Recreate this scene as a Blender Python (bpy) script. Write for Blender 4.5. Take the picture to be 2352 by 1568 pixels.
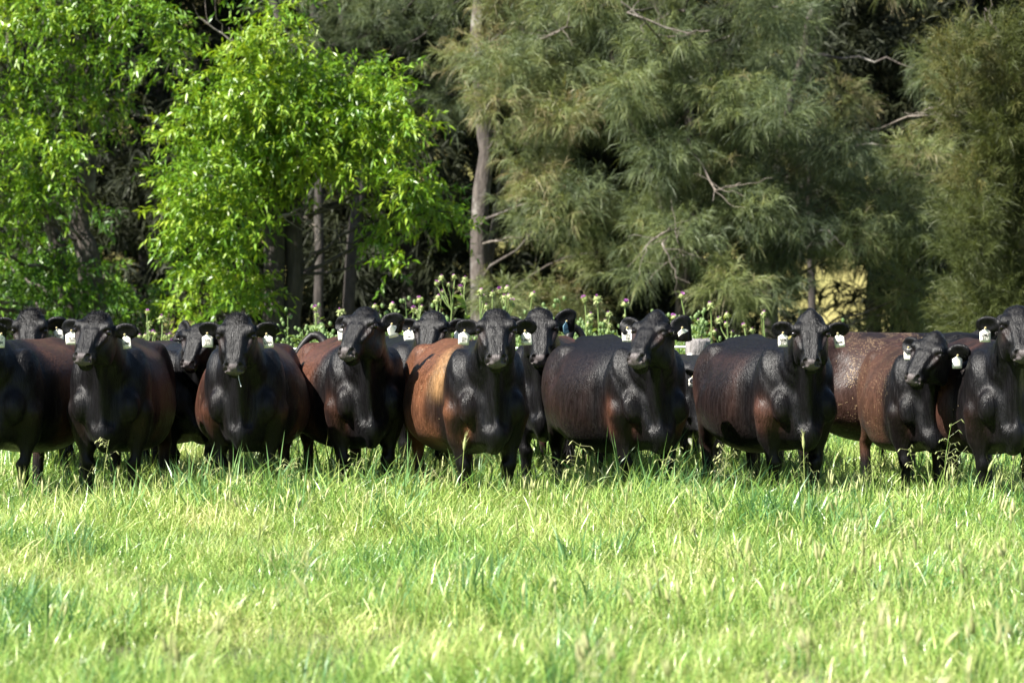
import bpy, math, random
import numpy as np
from mathutils import Vector, Matrix, Euler

for _o in list(bpy.data.objects):
    bpy.data.objects.remove(_o)
SC = bpy.context.scene
COL = SC.collection

# ------------------------------------------------------------------ camera, sky, sun, exposure
CAM_H = 1.52            # eye height, level with the backs of the heads
D0 = 20.0               # metres to the front row of cattle
PXM = 310.0             # photo pixels (2352 wide view) per metre at D0
HORIZ = 705.0           # horizon row in the 2352 x 1568 view
W, H = 2352.0, 1568.0
FPX = PXM * D0          # focal length in those pixels

cam_data = bpy.data.cameras.new('camera')
cam = bpy.data.objects.new('camera', cam_data)
COL.objects.link(cam)
cam_data.sensor_width = 36.0
cam_data.lens = 36.0 * FPX / W
cam.location = (0.0, 0.0, CAM_H)
cam.rotation_euler = (math.radians(90) - math.atan((H / 2 - HORIZ) / FPX), 0, 0)
cam_data.clip_start = 0.1
cam_data.clip_end = 2000
cam_data.dof.use_dof = True
cam_data.dof.focus_distance = 19.8
cam_data.dof.aperture_fstop = 3.0
SC.camera = cam

SUN_EL = math.radians(48)
SUN_AZ = math.radians(-122)      # direction TO the sun, clockwise from +Y (the view): left and behind the camera
sun_dir = Vector((math.sin(SUN_AZ) * math.cos(SUN_EL), math.cos(SUN_AZ) * math.cos(SUN_EL), math.sin(SUN_EL)))
world = bpy.data.worlds.new('World')
SC.world = world
world.use_nodes = True
_nt = world.node_tree
_nt.nodes.clear()
_sky = _nt.nodes.new('ShaderNodeTexSky')
_sky.sky_type = 'NISHITA'
_sky.sun_disc = False
_sky.sun_elevation = SUN_EL
_sky.sun_rotation = SUN_AZ
_sky.air_density = 1.0
_sky.dust_density = 0.6
_bg = _nt.nodes.new('ShaderNodeBackground')
_bg.inputs['Strength'].default_value = 0.05
_out = _nt.nodes.new('ShaderNodeOutputWorld')
_nt.links.new(_sky.outputs[0], _bg.inputs[0])
_nt.links.new(_bg.outputs[0], _out.inputs[0])

sun_data = bpy.data.lights.new('sun', 'SUN')
sun_data.energy = 5.0
sun_data.angle = math.radians(0.53)
sun_data.color = (1.0, 0.955, 0.875)
sun = bpy.data.objects.new('sun', sun_data)
COL.objects.link(sun)
sun.rotation_euler = sun_dir.to_track_quat('Z', 'Y').to_euler()
sun.location = (-30, -30, 40)

SC.view_settings.view_transform = 'Standard'
SC.view_settings.look = 'None'
SC.view_settings.exposure = 1.8
SC.view_settings.gamma = 1.0
SC.view_settings.use_curve_mapping = False
SC.render.engine = 'CYCLES'
SC.cycles.max_bounces = 4
SC.cycles.diffuse_bounces = 2
SC.cycles.glossy_bounces = 2
SC.cycles.transmission_bounces = 3
SC.cycles.use_denoising = True
SC.cycles.denoiser = 'OPENIMAGEDENOISE'
SC.cycles.denoising_input_passes = 'RGB_ALBEDO_NORMAL'
SC.cycles.denoising_prefilter = 'ACCURATE'
SC.cycles.sample_clamp_indirect = 2.0


def at(px, py, Y):
    """world point seen at photo pixel (2352 wide view) standing Y metres away"""
    return Vector(((px - W / 2) / FPX * Y, Y, CAM_H - (py - HORIZ) / FPX * Y))


# ------------------------------------------------------------------ naming helpers
def tag(o, label=None, cat=None, group=None, kind=None):
    if label: o['label'] = label
    if cat: o['category'] = cat
    if group: o['group'] = group
    if kind: o['kind'] = kind
    return o


def empty(name, loc=(0, 0, 0), rz=0.0):
    o = bpy.data.objects.new(name, None)
    o.empty_display_size = 0.2
    COL.objects.link(o)
    o.location = loc
    o.rotation_euler = (0, 0, rz)
    return o


def mesh_np(name, verts, faces, mat=None, smooth=False):
    """fast mesh from an (n,3) array and an (m,3) or (m,4) index array (or a list of such arrays)"""
    me = bpy.data.meshes.new(name)
    if not isinstance(faces, (list, tuple)):
        faces = [faces]
    faces = [np.asarray(f, dtype=np.int32) for f in faces if len(f)]
    nl = sum(f.size for f in faces)
    nf = sum(len(f) for f in faces)
    me.vertices.add(len(verts))
    me.vertices.foreach_set('co', np.ascontiguousarray(verts, dtype=np.float32).ravel())
    me.loops.add(nl)
    me.polygons.add(nf)
    me.loops.foreach_set('vertex_index', np.concatenate([f.ravel() for f in faces]))
    tot = np.concatenate([np.full(len(f), f.shape[1], dtype=np.int32) for f in faces])
    start = np.concatenate([[0], np.cumsum(tot)[:-1]]).astype(np.int32)
    me.polygons.foreach_set('loop_start', start)
    me.polygons.foreach_set('loop_total', tot)
    me.update(calc_edges=True)
    if smooth:
        me.polygons.foreach_set('use_smooth', np.ones(nf, dtype=bool))
    if mat:
        me.materials.append(mat)
    return me


def link(name, me, parent=None, loc=None):
    o = bpy.data.objects.new(name, me)
    COL.objects.link(o)
    if parent is not None:
        o.parent = parent
    if loc is not None:
        o.location = loc
    return o


def attr_f(me, name, arr):
    a = me.attributes.new(name, 'FLOAT', 'POINT')
    a.data.foreach_set('value', np.ascontiguousarray(arr, dtype=np.float32))


def attr_v(me, name, arr):
    a = me.attributes.new(name, 'FLOAT_VECTOR', 'POINT')
    a.data.foreach_set('vector', np.ascontiguousarray(arr, dtype=np.float32).ravel())


def attr_c(me, name, arr):
    a = me.attributes.new(name, 'FLOAT_COLOR', 'POINT')
    c = np.ones((len(arr), 4), dtype=np.float32)
    c[:, :3] = arr
    a.data.foreach_set('color', c.ravel())


def tube(path, radii, n=6, cap=True):
    """(verts, quads) of a tube swept along path"""
    P = np.asarray(path, float)
    R = np.asarray(radii, float)
    T = np.gradient(P, axis=0)
    T /= np.linalg.norm(T, axis=1)[:, None] + 1e-9
    ref = np.array([1.0, 0.13, 0.07]) if abs(T[0][0]) < 0.8 else np.array([0.1, 1.0, 0.05])
    A = np.cross(T, ref)
    A /= np.linalg.norm(A, axis=1)[:, None] + 1e-9
    B = np.cross(T, A)
    ang = np.arange(n) * 2 * math.pi / n
    V = P[:, None, :] + R[:, None, None] * (np.cos(ang)[None, :, None] * A[:, None, :] + np.sin(ang)[None, :, None] * B[:, None, :])
    V = V.reshape(-1, 3)
    k = len(P)
    i = np.arange(k - 1)[:, None] * n
    j = np.arange(n)[None, :]
    jn = (j + 1) % n
    F = np.stack([i + j, i + jn, i + n + jn, i + n + j], -1).reshape(-1, 4)
    return V, F


class MB:
    """collects pieces of ONE mesh"""
    def __init__(self):
        self.v, self.q, self.t, self.n = [], [], [], 0

    def add(self, V, F):
        F = np.asarray(F, dtype=np.int64) + self.n
        self.v.append(np.asarray(V, float))
        (self.q if F.shape[1] == 4 else self.t).append(F)
        self.n += len(V)

    def tube(self, path, radii, n=6):
        self.add(*tube(path, radii, n))

    def mesh(self, name, mat=None, smooth=False):
        f = []
        if self.q: f.append(np.concatenate(self.q))
        if self.t: f.append(np.concatenate(self.t))
        return mesh_np(name, np.concatenate(self.v), f, mat, smooth)


# ------------------------------------------------------------------ material helpers
def new_mat(name):
    m = bpy.data.materials.new(name)
    m.use_nodes = True
    nt = m.node_tree
    nt.nodes.clear()
    out = nt.nodes.new('ShaderNodeOutputMaterial')
    return m, nt, out


class NT:
    def __init__(self, name):
        self.m, self.nt, self.out = new_mat(name)

    def n(self, kind, **kw):
        nd = self.nt.nodes.new('ShaderNode' + kind)
        for k, v in kw.items():
            setattr(nd, k, v)
        return nd

    def set(self, nd, **kw):
        for k, v in kw.items():
            nd.inputs[k.replace('_', ' ')].default_value = v
        return nd

    def l(self, a, b):
        self.nt.links.new(a, b)

    def noise(self, vec, scale, detail=3, rough=0.55):
        nd = self.n('TexNoise')
        nd.inputs['Scale'].default_value = scale
        nd.inputs['Detail'].default_value = detail
        nd.inputs['Roughness'].default_value = rough
        if vec is not None:
            self.l(vec, nd.inputs['Vector'])
        return nd.outputs['Fac']

    def ramp(self, fac, stops):
        nd = self.n('ValToRGB')
        cr = nd.color_ramp
        while len(cr.elements) < len(stops):
            cr.elements.new(0.5)
        for e, (p, c) in zip(cr.elements, stops):
            e.position = p
            e.color = (c[0], c[1], c[2], 1) if hasattr(c, '__len__') else (c, c, c, 1)
        self.l(fac, nd.inputs[0])
        return nd.outputs['Color']

    def mix(self, fac, a, b, blend='MIX'):
        nd = self.n('MixRGB', blend_type=blend)
        for s, v in ((0, fac), (1, a), (2, b)):
            if hasattr(v, 'is_linked') or hasattr(v, 'links'):
                self.l(v, nd.inputs[s])
            elif s == 0:
                nd.inputs[0].default_value = v
            else:
                nd.inputs[s].default_value = (v[0], v[1], v[2], 1)
        return nd.outputs[0]

    def math(self, op, a, b=None, clamp=False):
        nd = self.n('Math', operation=op, use_clamp=clamp)
        for s, v in ((0, a), (1, b)):
            if v is None: continue
            if hasattr(v, 'links'):
                self.l(v, nd.inputs[s])
            else:
                nd.inputs[s].default_value = v
        return nd.outputs[0]

    def bump(self, h, strength, dist=0.01):
        nd = self.n('Bump')
        nd.inputs['Strength'].default_value = strength
        nd.inputs['Distance'].default_value = dist
        self.l(h, nd.inputs['Height'])
        return nd.outputs[0]


def simple_mat(name, col, rough=0.7, noise_amt=0.25, noise_scale=20, spec=0.3, bump=0.0):
    N = NT(name)
    p = N.n('BsdfPrincipled')
    tc = N.n('TexCoord')
    f = N.noise(tc.outputs['Object'], noise_scale, 4)
    lo = [c * (1 - noise_amt) for c in col]
    hi = [min(1, c * (1 + noise_amt)) for c in col]
    N.l(N.ramp(f, [(0.3, lo), (0.7, hi)]), p.inputs['Base Color'])
    p.inputs['Roughness'].default_value = rough
    p.inputs['Specular IOR Level'].default_value = spec
    if bump:
        N.l(N.bump(f, bump), p.inputs['Normal'])
    N.l(p.outputs[0], N.out.inputs[0])
    return N.m
# ------------------------------------------------------------------ ground and hillside
def ground_mat():
    N = NT('pasture_soil')
    p = N.n('BsdfPrincipled')
    g = N.n('NewGeometry')
    a = N.noise(g.outputs['Position'], 0.7, 4)
    b = N.noise(g.outputs['Position'], 14, 5, 0.65)
    c = N.ramp(a, [(0.3, (0.050, 0.075, 0.018)), (0.6, (0.085, 0.105, 0.028)), (0.8, (0.12, 0.11, 0.05))])
    c = N.mix(N.math('MULTIPLY', b, 0.8), c, (0.035, 0.028, 0.015))
    N.l(c, p.inputs['Base Color'])
    p.inputs['Roughness'].default_value = 0.9
    N.l(N.bump(b, 0.8, 0.03), p.inputs['Normal'])
    N.l(p.outputs[0], N.out.inputs[0])
    return N.m


def hill_mat():
    N = NT('dry_hill_grass')
    p = N.n('BsdfPrincipled')
    g = N.n('NewGeometry')
    a = N.noise(g.outputs['Position'], 0.15, 5, 0.6)
    b = N.noise(g.outputs['Position'], 2.2, 5, 0.65)
    c = N.ramp(a, [(0.35, (0.17, 0.16, 0.040)), (0.6, (0.26, 0.21, 0.07)), (0.75, (0.13, 0.135, 0.035))])
    c = N.mix(N.math('MULTIPLY', b, 0.5), c, (0.16, 0.17, 0.04))
    N.l(c, p.inputs['Base Color'])
    p.inputs['Roughness'].default_value = 0.9
    N.l(N.bump(b, 0.6, 0.2), p.inputs['Normal'])
    N.l(p.outputs[0], N.out.inputs[0])
    return N.m


def grid_sheet(name, xs, ys, fn, mat):
    X, Y = np.meshgrid(xs, ys, indexing='ij')
    V = np.stack([X, Y, fn(X, Y)], -1).reshape(-1, 3)
    nx, ny = len(xs), len(ys)
    i = np.arange(nx - 1)[:, None] * ny; j = np.arange(ny - 1)[None, :]
    F = np.stack([i + j, i + ny + j, i + ny + j + 1, i + j + 1], -1).reshape(-1, 4)
    return mesh_np(name, V, F, mat, True)


go = link('pasture_ground', grid_sheet('pasture_ground', np.linspace(-300, 300, 61), np.linspace(-60, 600, 67), lambda x, y: 0 * x, ground_mat()))
tag(go, kind='structure')
def sstep(x, a, b):
    t = np.clip((x - a) / (b - a), 0, 1)
    return t * t * (3 - 2 * t)


ho = link('hillside', grid_sheet('hillside', np.linspace(-300, 300, 91), np.linspace(62, 420, 70),
          lambda x, y: -0.6 + 60 * sstep(y, 40, 330) - 60 * sstep(62.0, 40, 330) + 1.5 * np.sin(x * 0.05 + 1) * sstep(y, 62, 150), hill_mat()))
tag(ho, kind='structure')


# ------------------------------------------------------------------ grass
def grass_mat(name, stops, trans, patch=True):
    N = NT(name)
    g = N.n('NewGeometry')
    t = N.n('Attribute', attribute_name='tone')
    big = N.noise(g.outputs['Position'], 0.55, 3, 0.6)
    mid = N.noise(g.outputs['Position'], 2.6, 3, 0.6)
    f = N.math('ADD', N.math('MULTIPLY', t.outputs['Fac'], 0.58), N.math('ADD', N.math('MULTIPLY', big, 1.15), N.math('MULTIPLY', mid, 0.85)))
    f = N.math('SUBTRACT', f, 0.86, clamp=True)
    c = N.ramp(f, stops)
    p = N.n('BsdfPrincipled')
    N.l(c, p.inputs['Base Color'])
    p.inputs['Roughness'].default_value = 0.34
    p.inputs['Specular IOR Level'].default_value = 0.5
    tr = N.n('BsdfTranslucent')
    N.l(N.mix(1.0, c, (1.10, 1.10, 0.75), 'MULTIPLY'), tr.inputs['Color'])
    mx = N.n('MixShader'); mx.inputs[0].default_value = trans
    N.l(p.outputs[0], mx.inputs[1]); N.l(tr.outputs[0], mx.inputs[2])
    N.l(mx.outputs[0], N.out.inputs[0])
    return N.m


M_GRASS = grass_mat('grass_blades', [(0.03, (0.060, 0.170, 0.060)), (0.20, (0.150, 0.280, 0.050)), (0.45, (0.275, 0.385, 0.090)), (0.70, (0.475, 0.520, 0.190)), (0.95, (0.64, 0.58, 0.34))], 0.27)
M_OAT = grass_mat('broad_blades', [(0.1, (0.080, 0.185, 0.070)), (0.6, (0.150, 0.275, 0.090)), (0.95, (0.26, 0.37, 0.12))], 0.35)
M_SEED = grass_mat('seed_heads', [(0.1, (0.26, 0.33, 0.11)), (0.5, (0.44, 0.46, 0.20)), (0.95, (0.60, 0.56, 0.34))], 0.30)


def blades(rng, n, rad, h0, h1, w0, w1, lean, curve, seg=4, centre=(0, 0)):
    """arched tapering grass leaves"""
    a = rng.uniform(0, 2 * math.pi, n); r = rad * np.sqrt(rng.uniform(0, 1, n))
    base = np.stack([centre[0] + r * np.cos(a), centre[1] + r * np.sin(a), np.full(n, -0.01)], -1)
    az = rng.uniform(0, 2 * math.pi, n)
    hd = np.stack([np.cos(az), np.sin(az), np.zeros(n)], -1)
    face = az + rng.normal(0, 0.9, n) + math.pi / 2
    side = np.stack([np.cos(face), np.sin(face), np.zeros(n)], -1)
    L = rng.uniform(h0, h1, n); w = rng.uniform(w0, w1, n)
    th = np.abs(rng.normal(0, lean, n)); dth = np.abs(rng.normal(curve, curve * 0.6, n))
    P = base.copy(); V = []
    for k in range(seg + 1):
        t = k / seg
        ww = w * (1 - t ** 1.8) * (0.75 + 0.5 * min(t * 2, 1) * 0.5)
        if k < seg:
            V.append(P - side * (ww / 2)[:, None]); V.append(P + side * (ww / 2)[:, None])
        else:
            V.append(P)
        ang = th + dth * (t + 0.5 / seg) ** 1.5
        P = P + (hd * np.sin(ang)[:, None] + np.array([0, 0, 1]) * np.cos(ang)[:, None]) * (L / seg)[:, None]
    V = np.stack(V, 1); m = 2 * seg + 1
    b = (np.arange(n) * m)[:, None]
    Q = np.concatenate([b + np.array([2 * k, 2 * k + 1, 2 * k + 3, 2 * k + 2]) for k in range(seg - 1)], 0)
    T = b + np.array([2 * seg - 2, 2 * seg - 1, 2 * seg])
    tone = np.repeat(np.clip(rng.beta(1.25, 1.45, n), 0, 1), m)
    return V.reshape(-1, 3), Q, T, tone


def tuft(i, rng, n, rad, h0, h1, w0, w1, lean, curve, mat):
    V, Q, T, tone = blades(rng, n, rad, h0, h1, w0, w1, lean, curve)
    me = mesh_np('grass_tuft', V, [Q, T], mat, True)
    attr_f(me, 'tone', tone)
    return bpy.data.objects.new('grass_tuft', me)


def spike(base, top, bend, r, L, nseg=7):
    """soft barley-like seed head at the end of a stalk: stalk path + spindle + awns"""
    base = np.asarray(base, float); top = np.asarray(top, float); bend = np.asarray(bend, float)
    t = np.linspace(0, 1, 6)[:, None]
    stalk = base + (top - base) * t + bend * 0.35 * t ** 2
    d = stalk[-1] - stalk[-2]; d /= np.linalg.norm(d)
    pts = [stalk[-1]]
    for k in range(nseg):
        d = d + bend * 1.1 / nseg + np.array([0, 0, -0.04]); d /= np.linalg.norm(d)
        pts.append(pts[-1] + d * L / nseg)
    prof = np.array([0.25, 0.8, 1.0, 1.0, 0.9, 0.72, 0.45, 0.08])[:nseg + 1] * r
    return stalk, np.array(pts), prof


def seed_object(rng, n, rad, h0, h1):
    mb = MB(); tones = []
    for _ in range(n):
        a = rng.uniform(0, 6.28); r = rad * math.sqrt(rng.uniform())
        b = np.array([r * math.cos(a), r * math.sin(a), 0])
        h = rng.uniform(h0, h1)
        az = rng.uniform(0, 6.28)
        bend = np.array([math.cos(az), math.sin(az), 0]) * rng.uniform(0.15, 0.9)
        stalk, pts, prof = spike(b, b + np.array([rng.normal(0, 0.04), rng.normal(0, 0.04), h]), bend * h * 0.6, rng.uniform(0.006, 0.0095), rng.uniform(0.06, 0.10))
        n0 = mb.n
        mb.tube(stalk, np.full(len(stalk), 0.0014), 3)
        mb.tube(pts, prof, 5)
        # awns
        k = 16
        i = rng.randint(1, len(pts) - 1, k)
        dirs = (pts[i + 1] - pts[i]) / np.linalg.norm(pts[i + 1] - pts[i], axis=1)[:, None] + rng.normal(size=(k, 3)) * 0.28
        s = np.cross(dirs, rng.normal(size=(k, 3))); s /= np.linalg.norm(s, axis=1)[:, None]
        Lw = rng.uniform(0.018, 0.04, k)[:, None]
        Va = np.stack([pts[i] - s * 0.0011, pts[i] + s * 0.0011, pts[i] + dirs * Lw], 1).reshape(-1, 3)
        mb.add(Va, np.arange(3 * k).reshape(-1, 3))
        tones += [rng.uniform(0.2, 0.9)] * (mb.n - n0)
    me = mb.mesh('seed_grass', M_SEED, False)
    attr_f(me, 'tone', np.array(tones))
    return bpy.data.objects.new('seed_grass', me)


def panicle_object(rng):
    """wispy brome-like open panicle on a thin stalk"""
    mb = MB(); tones = []
    for _ in range(rng.randint(2, 4)):
        a = rng.uniform(0, 6.28)
        b = np.array([rng.normal(0, 0.05), rng.normal(0, 0.05), 0])
        h = rng.uniform(0.36, 0.58)
        tip = b + np.array([math.cos(a) * 0.16 * h, math.sin(a) * 0.16 * h, h])
        t = np.linspace(0, 1, 7)[:, None]
        path = b + (tip - b) * t + np.array([math.cos(a), math.sin(a), -0.25]) * 0.12 * t ** 3
        n0 = mb.n
        mb.tube(path, np.linspace(0.0016, 0.0008, 7), 3)
        for k in range(rng.randint(6, 11)):
            q = rng.uniform(0.62, 1.0)
            p0 = b + (tip - b) * q + np.array([math.cos(a), math.sin(a), -0.25]) * 0.12 * q ** 3
            az = a + rng.normal(0, 1.1)
            p1 = p0 + np.array([math.cos(az), math.sin(az), rng.uniform(-0.2, 0.9)]) * rng.uniform(0.03, 0.07)
            p2 = p1 + np.array([math.cos(az) * 0.6, math.sin(az) * 0.6, -0.8]) * rng.uniform(0.018, 0.03)
            mb.tube([p0, p1], [0.0007, 0.0006], 3)
            mb.tube([p1, (p1 + p2) / 2, p2], [0.0012, 0.0034, 0.0004], 4)
        tones += [rng.uniform(0.1, 0.8)] * (mb.n - n0)
    me = mb.mesh('panicle_grass', M_SEED, False)
    attr_f(me, 'tone', np.array(tones))
    return bpy.data.objects.new('panicle_grass', me)


def scatter(name, protos, P, kind, rotz, tilt, scl):
    coll = bpy.data.collections.new(name + '_kinds')
    for k, o in enumerate(protos):
        o.name = '%s_kind_%02d' % (name, k)
        coll.objects.link(o)
    me = bpy.data.meshes.new(name)
    me.vertices.add(len(P))
    me.vertices.foreach_set('co', np.ascontiguousarray(P, dtype=np.float32).ravel())
    a = me.attributes.new('kind_index', 'INT', 'POINT'); a.data.foreach_set('value', kind.astype(np.int32))
    attr_v(me, 'turn', np.stack([tilt[:, 0], tilt[:, 1], rotz], -1))
    attr_f(me, 'size', scl)
    me.update()
    o = link(name, me)
    ng = bpy.data.node_groups.new(name + '_scatter', 'GeometryNodeTree')
    ng.interface.new_socket('Geometry', in_out='INPUT', socket_type='NodeSocketGeometry')
    ng.interface.new_socket('Geometry', in_out='OUTPUT', socket_type='NodeSocketGeometry')
    gi = ng.nodes.new('NodeGroupInput'); gout = ng.nodes.new('NodeGroupOutput')
    ip = ng.nodes.new('GeometryNodeInstanceOnPoints')
    ci = ng.nodes.new('GeometryNodeCollectionInfo')
    ci.inputs['Collection'].default_value = coll
    ci.inputs['Separate Children'].default_value = True
    ci.inputs['Reset Children'].default_value = True
    ip.inputs['Pick Instance'].default_value = True

    def named(n, t):
        nd = ng.nodes.new('GeometryNodeInputNamedAttribute')
        nd.data_type = t
        nd.inputs['Name'].default_value = n
        return [s for s in nd.outputs if s.enabled and s.name == 'Attribute'][0]
    L = ng.links.new
    L(gi.outputs[0], ip.inputs['Points'])
    L(ci.outputs[0], ip.inputs['Instance'])
    L(named('kind_index', 'INT'), ip.inputs['Instance Index'])
    e2r = ng.nodes.new('FunctionNodeEulerToRotation')
    L(named('turn', 'FLOAT_VECTOR'), e2r.inputs[0])
    L(e2r.outputs[0], ip.inputs['Rotation'])
    L(named('size', 'FLOAT'), ip.inputs['Scale'])
    L(ip.outputs[0], gout.inputs[0])
    md = o.modifiers.new('scatter', 'NODES')
    md.node_group = ng
    return o


GR = np.random.RandomState(11)
HALF = W / 2 / FPX      # half the frame width per metre of distance


def field_points(density, y0, y1, margin=1.0):
    n = int(density * (y1 - y0) * (HALF * (y0 + y1) + 2 * margin))
    out = []
    while sum(len(a) for a in out) < n:
        y = GR.uniform(y0, y1, n); x = GR.uniform(-1, 1, n) * (HALF * y1 + margin)
        m = np.abs(x) < HALF * y + margin
        out.append(np.stack([x[m], y[m], np.zeros(m.sum())], -1))
    return np.concatenate(out)[:n]


tufts = []
for i in range(8):
    tufts.append(tuft(i, GR, 54, 0.14, 0.08, 0.27, 0.004, 0.0088, 0.55, 1.2, M_GRASS))
for i in range(4):
    tufts.append(tuft(i, GR, 52, 0.16, 0.07, 0.25, 0.004, 0.0105, 0.95, 1.8, M_GRASS))
for i in range(3):
    tufts.append(tuft(i, GR, 12, 0.10, 0.18, 0.32, 0.007, 0.014, 0.30, 0.9, M_OAT))
P = np.concatenate([field_points(45, 17.2, 19.4, 3.0), field_points(62, 6.5, 14, 2.6), field_points(58, 14, 27.5, 3.2), field_points(26, 27.5, 37, 3.2)])
n = len(P)
lump = np.sin(P[:, 0] * 1.7 + 2 * np.sin(P[:, 1] * 0.8)) * np.sin(P[:, 1] * 1.3 + 1.5 * np.sin(P[:, 0] * 0.9))
kd = GR.choice(12, n)
oat = GR.uniform(size=n) < np.clip(0.035 + 0.10 * lump, 0.012, 0.12)
kd = np.where(oat, 12 + GR.choice(3, n), kd)
sc = GR.uniform(0.72, 1.12, n) * (1 + 0.36 * lump) * np.interp(P[:, 1], [6, 12, 16.6, 18, 22, 28, 36], [0.8, 0.95, 1.1, 1.65, 1.7, 1.6, 1.7])
g_o = scatter('grass', tufts, P, kd, GR.uniform(0, 6.28, n), GR.normal(0, 0.10, (n, 2)), sc)
tag(g_o, 'thick bright green pasture grass', 'grass', kind='stuff')

seeds = [seed_object(GR, 3, 0.10, 0.20, 0.36) for _ in range(6)] + [panicle_object(GR) for _ in range(5)]
P = field_points(7.0, 6.8, 26, 1.0)
pxs = P[:, 0] / P[:, 1] * FPX + W / 2
want = 0.18 + 0.80 * sstep(pxs, 900, 2300) * (1 - 0.55 * sstep(P[:, 1], 13, 16)) + 0.5 * np.exp(-((P[:, 1] - 18.6) / 1.0) ** 2)
P = P[GR.uniform(size=len(P)) < want]
n = len(P)
kd = np.where(GR.uniform(size=n) < 0.68, GR.choice(6, n), 6 + GR.choice(5, n))
s_o = scatter('seeding_grass', seeds, P, kd, GR.uniform(0, 6.28, n), GR.normal(0, 0.12, (n, 2)), GR.uniform(0.75, 1.1, n))
tag(s_o, 'pale seed heads standing among the pasture grass', 'grass', kind='stuff')


# single tall stalks that stand out against the cattle
def build_stalk(label, px, py, Y, kind, bend):
    b = at(px - bend * 14, 900, Y); b.z = 0
    root = empty('grass_stalk', b)
    tag(root, label, 'grass stalk', 'tall seeding stalks in front of the herd')
    top = np.array(at(px, py, Y)) - np.array(b)
    mb = MB()
    if kind == 'spike':
        stalk, p, prof = spike((0, 0, 0), top - np.array([0, 0, 0.10]), np.array([0.5 * bend, 0, 0]) * 0.3, 0.011, 0.11)
        mb.tube(stalk, np.linspace(0.0035, 0.002, len(stalk)), 5)
        hb = MB(); hb.tube(p, prof, 6)
        k = 40
        i = GR.randint(1, len(p) - 1, k)
        d = (p[i + 1] - p[i]) / np.linalg.norm(p[i + 1] - p[i], axis=1)[:, None] + GR.normal(size=(k, 3)) * 0.25
        s = np.cross(d, GR.normal(size=(k, 3))); s /= np.linalg.norm(s, axis=1)[:, None]
        hb.add(np.stack([p[i] - s * 0.002, p[i] + s * 0.002, p[i] + d * GR.uniform(0.03, 0.06, k)[:, None]], 1).reshape(-1, 3), np.arange(3 * k).reshape(-1, 3))
    else:
        t = np.linspace(0, 1, 9)[:, None]
        path = top * t + np.array([bend * 0.06, 0, 0]) * t ** 3
        mb.tube(path, np.linspace(0.0035, 0.0014, 9), 5)
        hb = MB()
        for k in range(13):
            q = GR.uniform(0.62, 1.0)
            p0 = top * q + np.array([bend * 0.06, 0, 0]) * q ** 3
            az = GR.uniform(0, 6.28)
            p1 = p0 + np.array([math.cos(az), math.sin(az) * 0.5, GR.uniform(-0.2, 0.9)]) * GR.uniform(0.04, 0.09)
            p2 = p1 + np.array([math.cos(az) * 0.6, 0, -0.7]) * GR.uniform(0.025, 0.045)
            hb.tube([p0, p1], [0.0013, 0.001], 3)
            hb.tube([p1, (p1 + p2) / 2, p2], [0.0016, 0.005, 0.0006], 4)
    me = mb.mesh('stem', M_GRASS, True); attr_f(me, 'tone', np.full(mb.n, 0.6)); link('stem', me, root)
    me = hb.mesh('seed_head', M_SEED, False); attr_f(me, 'tone', GR.uniform(0.2, 0.8, hb.n)); link('seed_head', me, root)['kind'] = 'stuff'


for lab, px, py, kind, bend in (
        ('tall forked stalk in front of the foreleg of the dark cow third from left', 238, 1010, 'panicle', 0.6),
        ('straight pale stalk before the foreleg of the reddish cow with the drool', 482, 1040, 'panicle', -0.2),
        ('drooping yellow stalk right of the reddish cow with the drool', 645, 1052, 'panicle', 1.6),
        ('loose stalk in front of the big brown cow', 812, 1040, 'panicle', 0.5),
        ('tallest green stalk in front of the orange brown cow', 1060, 1002, 'spike', 0.3),
        ('airy panicle right of the black faced cow with the blue tag', 1318, 1018, 'panicle', 0.8),
        ('nodding panicle between the forelegs of the glossy black cow', 1520, 1024, 'panicle', 1.2),
        ('pale barley spike before the chest of the cow with the pointed poll', 1848, 998, 'spike', -0.1),
        ('thin reddish stalk at the hind leg of the cow with the pointed poll', 1664, 1040, 'panicle', 0.3),
        ('tall thin panicle in front of the sleepy small cow', 2172, 972, 'panicle', 0.7),
        ('spreading yellow green panicle left of the tall thin one', 2105, 1030, 'panicle', -0.9),
        ('bent pale spike beside the hind leg of the right edge cow', 2255, 1050, 'spike', 0.9)):
    build_stalk(lab, px, py, 18.7, kind, bend)


# ------------------------------------------------------------------ trees
def leaf_mat(name, stops, trans=0.4, rough=0.38, tint=(1.2, 1.15, 0.4), spec=0.5):
    N = NT(name)
    t = N.n('Attribute', attribute_name='tone')
    c = N.ramp(t.outputs['Fac'], stops)
    p = N.n('BsdfPrincipled')
    N.l(c, p.inputs['Base Color'])
    p.inputs['Roughness'].default_value = rough
    p.inputs['Specular IOR Level'].default_value = spec
    tr = N.n('BsdfTranslucent')
    N.l(N.mix(1.0, c, tint, 'MULTIPLY'), tr.inputs['Color'])
    mx = N.n('MixShader'); mx.inputs[0].default_value = trans
    N.l(p.outputs[0], mx.inputs[1]); N.l(tr.outputs[0], mx.inputs[2])
    N.l(mx.outputs[0], N.out.inputs[0])
    return N.m


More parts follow.
